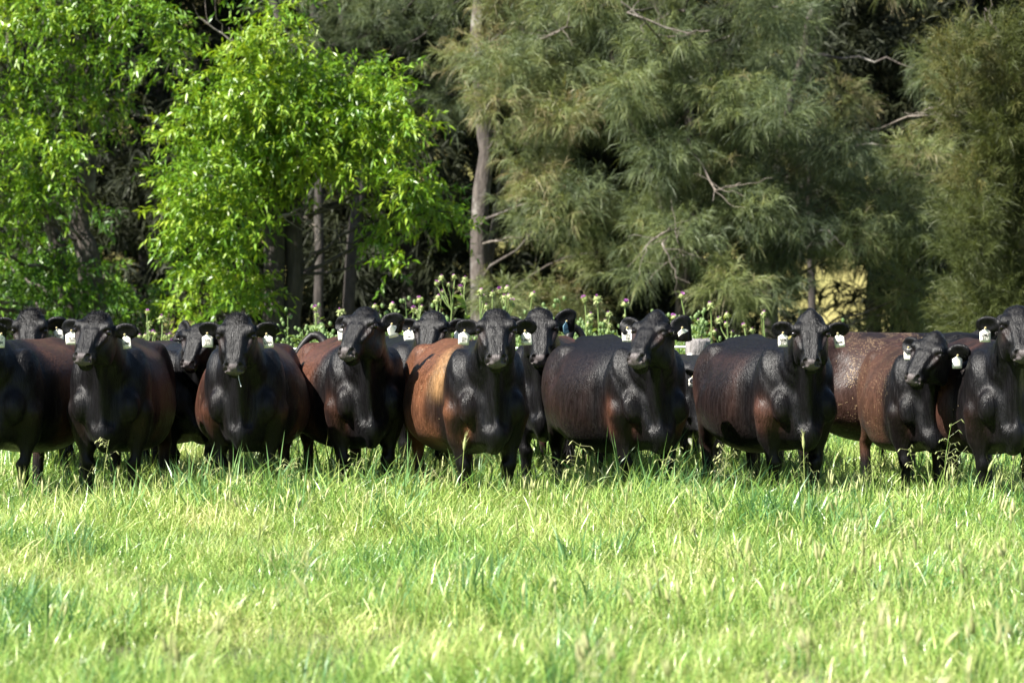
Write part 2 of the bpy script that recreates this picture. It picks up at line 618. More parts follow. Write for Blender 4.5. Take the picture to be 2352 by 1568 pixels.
def bark_mat(name, dark, light, lichen):
    N = NT(name)
    p = N.n('BsdfPrincipled')
    tc = N.n('TexCoord')
    mp = N.n('Mapping'); mp.inputs['Scale'].default_value = (1, 1, 0.22)
    N.l(tc.outputs['Object'], mp.inputs['Vector'])
    a = N.noise(mp.outputs[0], 16, 5, 0.7)
    b = N.noise(tc.outputs['Object'], 2.6, 4, 0.6)
    c = N.ramp(a, [(0.35, dark), (0.65, light)])
    c = N.mix(N.ramp(b, [(0.55, 0.0), (0.68, 0.85)]), c, lichen)
    N.l(c, p.inputs['Base Color'])
    p.inputs['Roughness'].default_value = 0.85
    N.l(N.bump(a, 1.0, 0.05), p.inputs['Normal'])
    N.l(p.outputs[0], N.out.inputs[0])
    return N.m


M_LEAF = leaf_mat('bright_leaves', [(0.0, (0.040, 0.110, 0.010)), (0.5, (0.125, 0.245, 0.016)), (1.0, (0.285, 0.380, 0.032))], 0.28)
M_NEEDLE = leaf_mat('she_oak_needles', [(0.0, (0.042, 0.060, 0.034)), (0.45, (0.105, 0.138, 0.066)), (0.8, (0.190, 0.225, 0.080)), (1.0, (0.26, 0.22, 0.12))], 0.32, 0.5, (1.1, 1.05, 0.6), 0.35)
M_NEEDLE_Y = leaf_mat('olive_needles', [(0.0, (0.042, 0.056, 0.018)), (0.6, (0.085, 0.102, 0.030)), (1.0, (0.17, 0.15, 0.06))], 0.3, 0.5, (1.1, 1.05, 0.6), 0.3)
M_NEEDLE_SHADE = leaf_mat('shaded_needles', [(0.0, (0.018, 0.022, 0.012)), (0.5, (0.036, 0.043, 0.020)), (1.0, (0.075, 0.070, 0.032))], 0.15, 0.6, (1.1, 1.05, 0.6), 0.2)  # darker copy of the she-oak needles, grove shade painted in
M_BARK = bark_mat('grey_bark', (0.035, 0.028, 0.024), (0.11, 0.09, 0.077), (0.25, 0.235, 0.21))
M_BARK_SHADE = bark_mat('shaded_bark', (0.018, 0.015, 0.013), (0.060, 0.048, 0.042), (0.075, 0.066, 0.056))  # darker copy of the bark, shade of the crowns painted in
M_DEAD = bark_mat('dead_wood', (0.10, 0.082, 0.066), (0.22, 0.185, 0.155), (0.30, 0.27, 0.24))
TR = np.random.RandomState(5)


def leaf_spray_mesh(clumps, sprays, rng, L=0.125, w=0.024, name='leaves'):
    """clumps: (centre, radii); leafy drooping shoots filling every clump"""
    VV, TT = [], []
    for c, r, tone0, dens in clumps:
        n = max(4, int(sprays * dens))
        d = rng.normal(size=(n, 3)); d /= np.linalg.norm(d, axis=1)[:, None]
        rad = rng.uniform(0.35, 1.0, n) ** 0.7
        st = np.asarray(c) + d * np.asarray(r) * rad[:, None] * 0.74
        dr = d * np.array([1, 1, 0.6]) + rng.normal(size=(n, 3)) * 0.5 + np.array([0, 0, 0.05])
        dr /= np.linalg.norm(dr, axis=1)[:, None]
        sl = rng.uniform(0.25, 0.55, n)
        tone_s = rng.normal(tone0, 0.16, n)
        m = 15
        for k in range(m):
            t = (k + rng.uniform(0, 1, n)) / m
            drop = np.array([0, 0, -1.0])[None] * (0.22 * (t * sl) ** 2 / 0.3)[:, None]
            p = st + dr * (sl * t)[:, None] + drop
            ld = dr * 0.6 + rng.normal(size=(n, 3)) * 0.75 + np.array([0, 0, -0.30])
            ld /= np.linalg.norm(ld, axis=1)[:, None]
            sd = np.cross(ld, rng.normal(size=(n, 3)) * 0.6 + np.array([0, 0, 1.0])); sd /= np.linalg.norm(sd, axis=1)[:, None] + 1e-9
            nn = np.cross(sd, ld)
            ll = (L * rng.uniform(0.7, 1.2, n))[:, None]; ww = (w * rng.uniform(0.75, 1.25, n))[:, None]
            mid = p + ld * ll * 0.42 - nn * ll * 0.05
            tip = p + ld * ll + np.array([0, 0, -0.18]) * ll
            V = np.stack([p, mid - sd * ww / 2 + nn * ww * 0.18, tip, mid + sd * ww / 2 + nn * ww * 0.18, mid], 1)
            VV.append(V.reshape(-1, 3))
            TT.append(np.repeat(np.clip(tone_s + rng.normal(0, 0.12, n), 0, 1), 5))
    V = np.concatenate(VV); T = np.concatenate(TT)
    b = (np.arange(len(V) // 5) * 5)[:, None]
    F = np.concatenate([b + np.array([0, 1, 4]), b + np.array([1, 2, 4]), b + np.array([2, 3, 4]), b + np.array([3, 0, 4])])
    F = np.concatenate([b + np.array([0, 1, 2]), b + np.array([0, 2, 3])])
    V = V.reshape(-1, 5, 3)[:, :4].reshape(-1, 3); T = T.reshape(-1, 5)[:, :4].reshape(-1)
    b = (np.arange(len(V) // 4) * 4)[:, None]
    F = np.concatenate([b + np.array([0, 1, 2]), b + np.array([0, 2, 3])])
    me = mesh_np(name, V, F, None, False)
    attr_f(me, 'tone', T)
    return me


def needle_mesh(clumps, sprays, rng, per=30, L=0.25, w=0.0062, name='needles', up=0.25, spread=0.45):
    """she-oak foliage: brushes of long thin drooping branchlets"""
    VV, TT = [], []
    for c, r, tone0, dens in clumps:
        n = max(3, int(sprays * dens))
        d = rng.normal(size=(n, 3)); d /= np.linalg.norm(d, axis=1)[:, None]
        st = np.asarray(c) + d * np.asarray(r) * (rng.uniform(0.1, 1.0, n) ** 0.6)[:, None]
        main = d * np.array([1, 1, 0.5]) + np.array([0, -0.25, up]) + rng.normal(size=(n, 3)) * 0.35
        main /= np.linalg.norm(main, axis=1)[:, None]
        sl = rng.uniform(0.18, 0.42, n)
        tone_s = rng.normal(tone0, 0.12, n)
        st = np.repeat(st, per, 0); main = np.repeat(main, per, 0); sl = np.repeat(sl, per); tone_s = np.repeat(tone_s, per)
        N = len(st)
        t = rng.uniform(0, 1, N)
        p = st + main * (sl * t)[:, None]
        nd = main * 0.8 + rng.normal(size=(N, 3)) * spread
        nd /= np.linalg.norm(nd, axis=1)[:, None]
        ll = (L * rng.uniform(0.6, 1.25, N))[:, None]
        sd = np.cross(nd, rng.normal(size=(N, 3))); sd /= np.linalg.norm(sd, axis=1)[:, None] + 1e-9
        ww = (w * rng.uniform(0.7, 1.3, N))[:, None]
        mid = p + nd * ll * 0.5 + np.array([0, 0, -0.07]) * ll
        tip = p + nd * ll * 0.92 + np.array([0, 0, -0.38]) * ll
        VV.append(np.stack([p - sd * ww * 0.35, p + sd * ww * 0.35, mid + sd * ww / 2, mid - sd * ww / 2, tip], 1).reshape(-1, 3))
        TT.append(np.repeat(np.clip(tone_s + rng.normal(0, 0.08, N), 0, 1), 5))
    V = np.concatenate(VV); T = np.concatenate(TT)
    b = (np.arange(len(V) // 5) * 5)[:, None]
    me = mesh_np(name, V, [b + np.array([0, 1, 2, 3]), b + np.array([3, 2, 4])], None, False)
    attr_f(me, 'tone', T)
    return me


def wander(a, b, rng, n=9, amp=0.12, sag=0.0):
    a = np.asarray(a, float); b = np.asarray(b, float)
    t = np.linspace(0, 1, n)[:, None]
    p = a + (b - a) * t
    L = np.linalg.norm(b - a)
    off = np.cumsum(rng.normal(size=(n, 3)), 0) * amp * L / n
    off = off - off[0] - (off[-1] - off[0]) * t
    return p + off * 1.0 + np.array([0, 0, sag]) * L * (t * (1 - t))


def px_clump(px, py, rx, ry, Y, depth=0.6, tone=0.5, dens=1.0):
    c = at(px, py, Y)
    k = Y / FPX
    return (np.array(c), np.array([rx * k, depth, ry * k]), tone, dens)


def build_tree(name, label, cat, base, trunks, clumps, foliage, mat, bark, dead=(), branch_r=0.03, group=None, limb_every=1):
    """trunks: list of (path, radii); clumps give the limbs their ends; dead: list of world polylines"""
    root = empty(name, base)
    tag(root, label, cat, group)
    b = np.asarray(base, float)
    first = None
    for path, radii in trunks:
        V, F = tube(np.asarray(path) - b, radii, 12)
        rr = np.repeat(radii, 12)
        V = V + TR.normal(size=V.shape) * (rr * 0.05)[:, None]
        link('trunk', mesh_np('trunk', V, F, bark, True), root)
    allp = np.concatenate([np.asarray(p) for p, _ in trunks])
    allr = np.concatenate([np.asarray(r) for _, r in trunks])
    for i, (c, r, tn, dn) in enumerate(clumps):
        if i % limb_every: continue
        lower = allp[:, 2] < c[2] + 0.4
        cand = np.nonzero(lower)[0] if lower.any() else np.arange(len(allp))
        dd = np.linalg.norm((allp[cand] - c) * np.array([1, 1, 0.8]), axis=1) + 0.25 * np.maximum(0, allp[cand, 2] - c[2] + 0.6)
        k = cand[dd.argmin()]
        L = np.linalg.norm(allp[k] - c)
        path = wander(allp[k] - b, c - b + np.array([0, 0, 0.1]), TR, 9, 0.25, 0.12)
        r0 = min(allr[k] * 0.6, branch_r * (0.6 + 0.25 * L))
        V, F = tube(path, np.linspace(r0, 0.007, 9), 6)
        link('branch', mesh_np('branch', V, F, bark, True), root)
    for line in dead:
        line = np.asarray(line, float) - b
        rr = np.linspace(line_r(len(line)), 0.008, len(line))
        V, F = tube(refine(line), np.interp(np.linspace(0, 1, len(refine(line))), np.linspace(0, 1, len(line)), rr), 6)
        mbd = MB(); mbd.add(V, F)
        rl = refine(line)
        for q in range(3 + len(line)):
            i = TR.randint(1, len(rl) - 1)
            d = (rl[i] - rl[i - 1]); d /= np.linalg.norm(d) + 1e-9
            d = d + TR.normal(size=3) * 0.7; d /= np.linalg.norm(d)
            mbd.tube(wander(rl[i], rl[i] + d * TR.uniform(0.25, 0.7), TR, 6, 0.3), np.linspace(0.006, 0.0025, 6), 4)
        link('dead_branch', mbd.mesh('dead_branch', M_DEAD, True), root)
    if foliage is not None:
        foliage.transform(Matrix.Translation(-Vector(b)))
        foliage.materials.append(mat)
        o = link('foliage', foliage, root)
        o['kind'] = 'stuff'
    return root


def line_r(n):
    return 0.018


def refine(line, per=4):
    line = np.asarray(line, float)
    k = np.linspace(0, len(line) - 1, (len(line) - 1) * per + 1)
    p = np.stack([np.interp(k, np.arange(len(line)), line[:, d]) for d in range(3)], -1)
    p[1:-1] += TR.normal(size=p[1:-1].shape) * 0.012
    return p


def pts(seq, Y):
    return [np.array(at(x, y, Y + (d[0] if d else 0))) for x, y, *d in seq]


def trunk_path(pxs, Y, r0, r1, n=14, z_extra=0.0):
    """photo points from the ground up; the first is dropped to the ground"""
    P = [np.array(at(px, py, Y)) for px, py in pxs]
    P[0][2] = -0.1
    if z_extra:
        P.append(P[-1] + np.array([(P[-1][0] - P[-2][0]) * 0.4, 0, z_extra]))
    P = np.array(P)
    k = np.linspace(0, len(P) - 1, n)
    path = np.stack([np.interp(k, np.arange(len(P)), P[:, d]) for d in range(3)], -1)
    path[1:-1, :2] += TR.normal(size=(n - 2, 2)) * r0 * 0.18
    return path, np.linspace(r0, r1, n)


# bright leafy tree in the middle left
Y2 = 37.5
cl2 = [(640, 60, 60, 50), (595, 105, 50, 45), (555, 150, 55, 50), (650, 140, 45, 55), (490, 225, 70, 50), (600, 225, 95, 65), (700, 185, 70, 55),
       (800, 180, 105, 55), (890, 195, 55, 45), (440, 300, 75, 55), (560, 315, 115, 75), (690, 280, 115, 85), (830, 255, 95, 65), (930, 290, 50, 50),
       (400, 385, 45, 45), (480, 410, 105, 65), (590, 430, 85, 55), (430, 490, 65, 50), (530, 505, 80, 55), (700, 375, 95, 55), (790, 345, 80, 60),
       (880, 350, 65, 55), (940, 415, 55, 45), (1000, 465, 55, 42), (955, 480, 40, 40), (1045, 505, 38, 35), (440, 565, 65, 45), (540, 570, 55, 35),
       (480, 635, 70, 42), (560, 650, 45, 35), (600, 690, 26, 34), (885, 480, 30, 45), (878, 545, 24, 40), (885, 610, 24, 30), (430, 700, 40, 25), (540, 700, 55, 30)]
c2 = [px_clump(x, y, rx, ry, Y2 + TR.uniform(-0.9, 0.3), 0.55, TR.uniform(0.42, 0.75), rx * ry / 4200.0) for x, y, rx, ry in cl2]
c2 += [px_clump(x, y, rx, ry, Y2 + 1.0, 0.5, 0.3, 0.7) for x, y, rx, ry in [(560, 260, 110, 90), (700, 300, 110, 80), (500, 480, 90, 90), (820, 300, 90, 60), (620, -60, 200, 70)]]
t2 = [trunk_path([(633, 900), (632, 480), (640, 330), (640, 120), (630, -60)], Y2 + 0.4, 0.17, 0.05),
      trunk_path([(670, 900), (668, 480), (700, 300), (760, 160)], Y2 + 0.5, 0.16, 0.04)]
deadb = [pts([(640, 500), (690, 482), (700, 485)], Y2 - 0.3), pts([(670, 470, 0.3), (690, 500), (725, 520), (770, 530), (800, 514)], Y2 - 0.3), pts([(640, 200, 0.4), (510, 75), (455, 40)], Y2 - 0.2)]
b2 = at(650, 900, Y2 + 0.4); b2.z = 0
build_tree('broadleaf_tree', 'bright lime green leafy tree with twin dark trunks left of centre', 'tree', b2, t2, c2,
           leaf_spray_mesh(c2, 66, TR, 0.125, 0.033), M_LEAF, M_BARK_SHADE, deadb, 0.028)

# tall leafy tree filling the left edge
Y1 = 39.5
cl1 = [(30, 30, 70, 50), (110, 20, 80, 50), (200, 60, 85, 65), (320, 30, 110, 50), (400, 90, 55, 50), (370, 150, 60, 35), (60, 120, 80, 50), (200, 145, 75, 50),
       (60, 210, 70, 45), (140, 255, 110, 55), (245, 240, 60, 45), (30, 300, 60, 50), (110, 330, 100, 45), (40, 400, 60, 45), (130, 410, 60, 40),
       (80, 470, 85, 45), (30, 530, 50, 35), (-60, 100, 80, 90), (-70, 300, 80, 100), (-60, 480, 70, 90), (150, -60, 260, 60)]
c1 = [px_clump(x, y, rx, ry, Y1 + TR.uniform(-1.0, 0.3), 0.6, TR.uniform(0.38, 0.68), rx * ry / 4400.0) for x, y, rx, ry in cl1]
cl1d = [(20, 620, 70, 60), (110, 640, 80, 60), (210, 670, 80, 45), (270, 710, 70, 40), (60, 700, 90, 50), (170, 720, 90, 40), (180, 600, 60, 50), (120, 590, 60, 45), (240, 640, 60, 50), (380, 690, 50, 50), (150, 560, 60, 40), (210, 500, 50, 40), (-120, 250, 70, 60), (-130, 400, 80, 70), (-120, 560, 80, 80), (-220, 330, 90, 80), (-230, 520, 90, 90), (-330, 300, 90, 90), (-340, 480, 90, 100), (-300, 660, 110, 70), (-160, 690, 90, 50)]  # clumps beyond the left edge are added to shade the lower leaves
c1 += [px_clump(x, y, rx, ry, Y1 - 0.2, 0.4, 0.10, 0.5) for x, y, rx, ry in [(190, 640, 55, 45), (130, 610, 50, 40), (60, 650, 60, 50), (250, 690, 60, 40), (150, 700, 60, 40)]]  # low tone paints the shade under the crown into these leaves
c1 += [px_clump(x, y, rx, ry, Y1 + (TR.uniform(2.0, 3.4) if x > -60 else TR.uniform(-1.6, 0.8)), 0.7, TR.uniform(0.1, 0.35), rx * ry / 4800.0) for x, y, rx, ry in cl1d]  # low tone here too puts shade into the leaf colour
t1 = [trunk_path([(205, 900), (205, 600), (185, 520), (200, 300), (170, 60), (150, -80)], Y1 + 0.6, 0.21, 0.06),
      trunk_path([(180, 900), (150, 600), (90, 450), (40, 250), (20, 40)], Y1 + 0.9, 0.14, 0.04)]
b1 = at(200, 900, Y1 + 0.6); b1.z = 0
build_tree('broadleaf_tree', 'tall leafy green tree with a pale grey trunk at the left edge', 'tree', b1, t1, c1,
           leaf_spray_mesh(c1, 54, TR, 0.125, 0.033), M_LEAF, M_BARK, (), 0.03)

# she-oaks: foliage clumps on a jittered grid, with the gaps the photograph shows
gaps = [(1868, 690, 100, 62), (1112, 330, 30, 210), (1530, 590, 50, 50), (1230, 590, 75, 60), (1050, 300, 70, 130), (1180, 470, 30, 30), (1700, 560, 60, 60), (1060, 600, 60, 80), (1960, 120, 90, 110), (1560, 640, 45, 50), (2130, 80, 60, 70)]
MT = {'mid': [], 'centre': [], 'right': [], 'edge': [], 'thin': []}
for gy in range(-70, 760, 84):
    for gx in range(1130, 2200, 92):
        px = gx + TR.uniform(-38, 38); py = gy + TR.uniform(-34, 34)
        if any(((px - a) / c) ** 2 + ((py - b) / d) ** 2 < 1 for a, b, c, d in gaps): continue
        if TR.uniform() < 0.13: continue
        if py > 640 and px > 1780 and TR.uniform() < 0.4: continue
        dark = px > 1850 and py < 330
        if dark and TR.uniform() < 0.45: continue
        key = 'mid' if px < 1430 else ('centre' if px < 1800 else 'right')
        Yc = {'mid': 41.5, 'centre': 40.0, 'right': 41.0}[key] + TR.uniform(-1.5, 1.2) + (1.6 if dark else 0)
        tone = np.clip(TR.normal(0.68 if key == 'mid' else 0.50, 0.16), 0.1, 0.85)
        MT[key].append(px_clump(px, py, 62, 52, Yc, 0.6, tone, TR.uniform(0.7, 1.15)))
for gy in range(-60, 330, 80):
    for gx in range(700, 1120, 95):
        px = gx + TR.uniform(-35, 35); py = gy + TR.uniform(-30, 30)
        if py > 120 and px < 960: continue
        if abs(px - 1108) < 25: continue
        MT['thin'].append(px_clump(px, py, 55, 50, 44.5 + TR.uniform(-1.2, 1.2), 0.5, TR.uniform(0.2, 0.6), TR.uniform(0.35, 0.6)))
for gy in range(120, 760, 90):
    for gx in range(2215, 2500, 80):
        MT['edge'].append(px_clump(gx + TR.uniform(-25, 30), gy + TR.uniform(-30, 30), 55, 60, 36.5 + TR.uniform(-0.7, 0.9), 0.5, TR.uniform(0.25, 0.75), TR.uniform(0.8, 1.15)))


def tree_base(px, Y):
    p = at(px, 900, Y); p.z = 0
    return p


GN = 'she-oaks in the belt behind the herd'
t3 = [trunk_path([(1100, 900), (1098, 560), (1112, 330), (1100, 120), (1108, -20), (1110, -90)], 43.0, 0.155, 0.09),
      trunk_path([(1120, 900), (1122, 600), (1180, 300), (1200, 60)], 43.3, 0.08, 0.04)]
build_tree('she_oak', 'she-oak with a straight pale lichen spotted trunk beside the bright green tree', 'tree', tree_base(1104, 43.0), t3, MT['mid'],
           needle_mesh(MT['mid'], 84, TR, w=0.0068), M_NEEDLE, M_BARK,
           [pts([(1110, 560, 1.5), (1160, 548), (1240, 552)], 40.4), pts([(1330, 60, 1), (1290, 68), (1240, 90)], 39.8)], 0.022, GN, 2)
t4 = [trunk_path([(1560, 900), (1565, 700), (1600, 420), (1570, 160), (1500, 0), (1440, -80)], 41.5, 0.10, 0.05),
      trunk_path([(1565, 900), (1562, 600), (1460, 300), (1390, 80), (1330, -40)], 41.2, 0.08, 0.035)]
build_tree('she_oak', 'grey green she-oak at the centre with pale broken dead branches', 'tree', tree_base(1562, 41.5), t4, MT['centre'],
           needle_mesh(MT['centre'], 84, TR, w=0.0068), M_NEEDLE, M_BARK,
           [pts([(1600, 520, 1.6), (1530, 530), (1490, 560), (1480, 575)], 38.4), pts([(1562, 520, 2.2), (1520, 560), (1545, 610), (1556, 640)], 38.2),
            pts([(1570, 620, 1.5), (1560, 560), (1550, 530)], 38.3), pts([(1500, 20, 2), (1440, 30), (1560, 75), (1630, 72)], 38.4),
            pts([(1540, 120, 1), (1480, 50), (1425, 5)], 38.4), pts([(1562, 760, 1.0), (1640, 690), (1680, 712)], 40.0), pts([(1580, 320, 1), (1640, 440), (1700, 420)], 38.5)], 0.026, GN)
t5 = [trunk_path([(1772, 900), (1772, 600), (1765, 480), (1800, 300), (1850, 100), (1880, -60)], 42.0, 0.13, 0.05)]
build_tree('she_oak', 'she-oak with a bare reddish brown trunk left of the yellow gap', 'tree', tree_base(1772, 42.0), t5, MT['right'],
           needle_mesh(MT['right'], 84, TR, w=0.0068), M_NEEDLE, M_BARK,
           [pts([(1790, 480, 1.5), (1760, 460), (1752, 470)], 40.4), pts([(2000, 300, 1.5), (2085, 270), (2140, 258), (2200, 268)], 39.0), pts([(2110, 262, 0.6), (2140, 250), (2170, 235)], 39.0),
            pts([(1840, 520, 1.5), (1900, 530), (1940, 560)], 39.3)], 0.026, GN)
t6 = [trunk_path([(2430, 900), (2430, 500), (2420, 200), (2410, -60)], 37.2, 0.10, 0.04)]
build_tree('she_oak', 'olive yellow she-oak closing the right edge', 'tree', tree_base(2430, 37.2), t6, MT['edge'],
           needle_mesh(MT['edge'], 90, TR, 36, 0.22, 0.0058, 'needles', 0.75, 0.32), M_NEEDLE_Y, M_BARK,
           [pts([(2420, 60, 0.3), (2300, 90), (2260, 20)], 37)], 0.022, GN)
t7 = [trunk_path([(735, 900), (735, 560), (730, 250), (725, 0), (722, -60)], 46.0, 0.09, 0.06),
      trunk_path([(800, 900), (805, 560), (850, 250), (780, 30), (760, -60)], 46.4, 0.12, 0.06)]
build_tree('she_oak', 'thin she-oak with dark leaning trunks behind the lime green crown', 'tree', tree_base(760, 46.0), t7, MT['thin'],
           needle_mesh(MT['thin'], 70, TR, w=0.0068), M_NEEDLE, M_BARK_SHADE, [pts([(726, 160, 0.4), (700, 110), (690, 90)], 45.5)], 0.024, GN)
# the second row, needles and bark coloured darker to stand for shade
back = [(90, 50.0, 0.15, 'dark she-oak deep in the shade behind the left leafy tree'), (340, 48.5, 0.17, 'dark trunked she-oak between the two leafy trees'), (505, 52, 0.14, 'shaded she-oak behind the left half of the lime green tree'),
        (945, 49.0, 0.24, 'thick trunked dark tree right of the lime green crown'), (1260, 51.5, 0.15, 'dark she-oak behind the pale lichen spotted trunk'), (1420, 54, 0.15, 'shaded she-oak behind the dead branches'),
        (-20, 56, 0.16, 'farthest dark tree seen through the crown at the left edge'), (215, 58, 0.17, 'farthest dark tree behind the pale grey trunk on the left'), (640, 57, 0.16, 'farthest dark tree straight behind the lime green crown'),
        (840, 55, 0.15, 'farthest dark tree between the leaning trunks'), (1110, 57, 0.15, 'farthest dark tree behind the straight pale trunk'), (1540, 58, 0.16, 'farthest dark tree behind the centre of the she-oak belt'),
        (2120, 57, 0.16, 'farthest dark tree behind the upper right shade'), (2360, 55, 0.16, 'farthest dark tree behind the right edge'),
        (1660, 52, 0.16, 'shaded she-oak behind the reddish brown trunk'), (1868, 47.5, 0.075, 'slim crooked she-oak standing in the yellow gap'), (2010, 50, 0.16, 'tall dark she-oak in the upper right shade'), (2230, 49, 0.16, 'dark she-oak behind the olive yellow one')]
for bx, bY, br, lab in back:
    tp = trunk_path([(bx, 900), (bx + TR.uniform(-10, 10), 560), (bx + TR.uniform(-35, 35), 260), (bx + TR.uniform(-40, 40), -80)], bY, br, br * 0.45)
    cl = []
    for _ in range(44 if bx != 1868 else 9):
        px = bx + TR.uniform(-170, 170); py = TR.uniform(-140, 790 if bx != 1868 else 560)
        if ((px - 1870) / 105) ** 2 + ((py - 685) / 75) ** 2 < 1 and TR.uniform() < 0.85: continue
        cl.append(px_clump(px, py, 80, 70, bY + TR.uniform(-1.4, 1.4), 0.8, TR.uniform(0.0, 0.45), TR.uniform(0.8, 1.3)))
    for _ in range(26 if bx != 1868 else 0):
        cl.append(px_clump(bx + TR.uniform(-190, 190), TR.uniform(-900, -140), 110, 90, bY + TR.uniform(-1.8, 1.8), 1.1, TR.uniform(0.0, 0.45), TR.uniform(0.8, 1.2)))  # unseen crown tops above the view, added so the row shades itself
    tp = (np.concatenate([tp[0], [tp[0][-1] + np.array([0.2, 0.1, 3.0]), tp[0][-1] + np.array([0.1, 0.2, 6.0])]]), np.concatenate([tp[1], [br * 0.3, br * 0.12]]))
    build_tree('she_oak', lab, 'tree', tree_base(bx, bY), [tp], cl, needle_mesh(cl, 34, TR, 20, 0.42, 0.026), M_NEEDLE_SHADE, M_BARK_SHADE, (), 0.024, GN, 2)

# ------------------------------------------------------------------ fence
M_POST = bark_mat('weathered_post', (0.12, 0.11, 0.105), (0.26, 0.24, 0.235), (0.31, 0.295, 0.285))
M_WIRE = simple_mat('fence_tape', (0.72, 0.74, 0.66), 0.5, 0.1, 30)
fp = at(1602, 900, 25.6); fp.z = 0
fence = empty('fence', fp)
tag(fence, 'weathered round timber post with white fence tape behind the herd', 'fence')
hpost = CAM_H - (779 - HORIZ) / FPX * 25.6
ang = np.arange(20) * 2 * math.pi / 20
rows = [-0.2, 0.3, 0.7, 1.0, hpost - 0.10, hpost - 0.012, hpost]
V = []
for z in rows:
    r = 0.112 + (0.006 if z > hpost - 0.2 else 0) - (0.008 if z == hpost else 0)
    rr = r * (1 + 0.05 * np.sin(ang * 3 + 1) + 0.03 * np.sin(ang * 7 + z * 2))
    V.append(np.stack([rr * np.cos(ang), rr * np.sin(ang), np.full(20, z) + (0.012 * np.sin(ang * 2) + 0.006 * np.sin(ang * 5) if z > hpost - 0.05 else 0)], -1))
V = np.concatenate(V + [np.array([[0, 0, hpost - 0.004]])])
F = [(i * 20 + j, i * 20 + (j + 1) % 20, (i + 1) * 20 + (j + 1) % 20, (i + 1) * 20 + j) for i in range(len(rows) - 1) for j in range(20)]
T = [((len(rows) - 1) * 20 + j, (len(rows) - 1) * 20 + (j + 1) % 20, len(rows) * 20) for j in range(20)]
link('post', mesh_np('post', V, [np.array(F), np.array(T)], M_POST, False), fence)
for k, (zy, r, sag) in enumerate(((797, 0.011, 0.02), (905, 0.006, 0.03))):
    z = CAM_H - (zy - HORIZ) / FPX * 25.6
    xs_ = np.linspace(-9, 9, 61)
    path = np.stack([xs_, np.full(61, 0.125 if k == 0 else -0.12), z - sag * (1 - ((np.abs(xs_) % 9) / 9 * 2 - 1) ** 2)], -1)
    V, F = tube(path, np.full(61, r), 6)
    link('fence_tape', mesh_np('fence_tape', V, F, M_WIRE, True), fence)
ip = np.array(at(1583, 817, 25.6)) - np.array(fp)
pathi = [(ip[0] + 0.03, -0.06, ip[2]), (ip[0], -0.11, ip[2]), (ip[0], -0.15, ip[2])]
V, F = tube(pathi, [0.014, 0.030, 0.026], 10)
link('insulator', mesh_np('insulator', np.concatenate([V, [[ip[0], -0.165, ip[2]]]]), [F, np.array([(20 + j, 20 + (j + 1) % 10, 30) for j in range(10)])], M_WIRE, True), fence)

# ------------------------------------------------------------------ rank weeds along the fence
def weed_object(rng):
    mb = MB(); tones = []
    for _ in range(4):
        a = rng.uniform(0, 6.28)
        b = np.array([rng.normal(0, 0.07), rng.normal(0, 0.07), 0])
        h = rng.uniform(0.65, 1.0)
        tip = b + np.array([math.cos(a) * 0.14, math.sin(a) * 0.14, h])
        path = wander(b, tip, rng, 9, 0.12)
        n0 = mb.n
        mb.tube(path, np.linspace(0.007, 0.003, 9), 4)
        for k in range(22):
            q = rng.uniform(0.2, 1.0)
            i = min(int(q * 8), 7)
            p0 = path[i] + (path[i + 1] - path[i]) * (q * 8 - i)
            az = rng.uniform(0, 6.28); L = rng.uniform(0.07, 0.17) * (1.2 - 0.7 * q)
            d = np.array([math.cos(az), math.sin(az), rng.uniform(-0.1, 0.8)]); s = np.array([-math.sin(az), math.cos(az), 0.0])
            m = p0 + d * L * 0.5
            mb.add([p0, m - s * L * 0.16, p0 + d * L + np.array([0, 0, -0.25 * L]), m + s * L * 0.16], [[0, 1, 2, 3]])
        for k in range(3):
            p0 = path[-1] + rng.normal(size=3) * 0.03
            mb.tube([p0 - np.array([0, 0, 0.016]), p0, p0 + np.array([0, 0, 0.014])], [0.006, 0.015, 0.007], 6)
        tones += list(rng.uniform(0, 1, mb.n - n0))
    me = mb.mesh('weed', M_TLEAF, False)
    attr_f(me, 'tone', np.array(tones))
    return bpy.data.objects.new('weed', me)


# ------------------------------------------------------------------ thistles behind the fence
M_STEM = leaf_mat('thistle_stem', [(0.0, (0.12, 0.19, 0.05)), (1.0, (0.22, 0.29, 0.09))], 0.2, 0.6)
M_BRACT = leaf_mat('thistle_bracts', [(0.0, (0.20, 0.30, 0.08)), (1.0, (0.44, 0.47, 0.22))], 0.25, 0.6)
M_FLORET = simple_mat('thistle_florets', (0.42, 0.15, 0.42), 0.6, 0.25, 90)
M_TLEAF = leaf_mat('thistle_leaf', [(0.0, (0.09, 0.17, 0.05)), (1.0, (0.24, 0.33, 0.12))], 0.3, 0.5)
HR = np.random.RandomState(21)
wk = [weed_object(HR) for _ in range(6)]
n = 330
wy = HR.uniform(26.6, 30.5, n)
wpx = np.concatenate([HR.uniform(690, 1800, n - 130), HR.uniform(-60, 2420, 130)])
hgt = 1.42 - 0.25 * sstep(np.abs(wpx - 1150), 350, 800) + 0.16 * np.sin(wpx * 0.021) - 0.2 * (wpx < 690)
P = np.stack([(wpx - W / 2) / FPX * wy, wy, np.zeros(n)], -1)
w_o = scatter('weeds', wk, P, HR.choice(6, n), HR.uniform(0, 6.28, n), HR.normal(0, 0.06, (n, 2)), hgt * HR.uniform(0.72, 1.05, n))
tag(w_o, 'pale green weeds growing rank along the fence', 'weeds', kind='stuff')


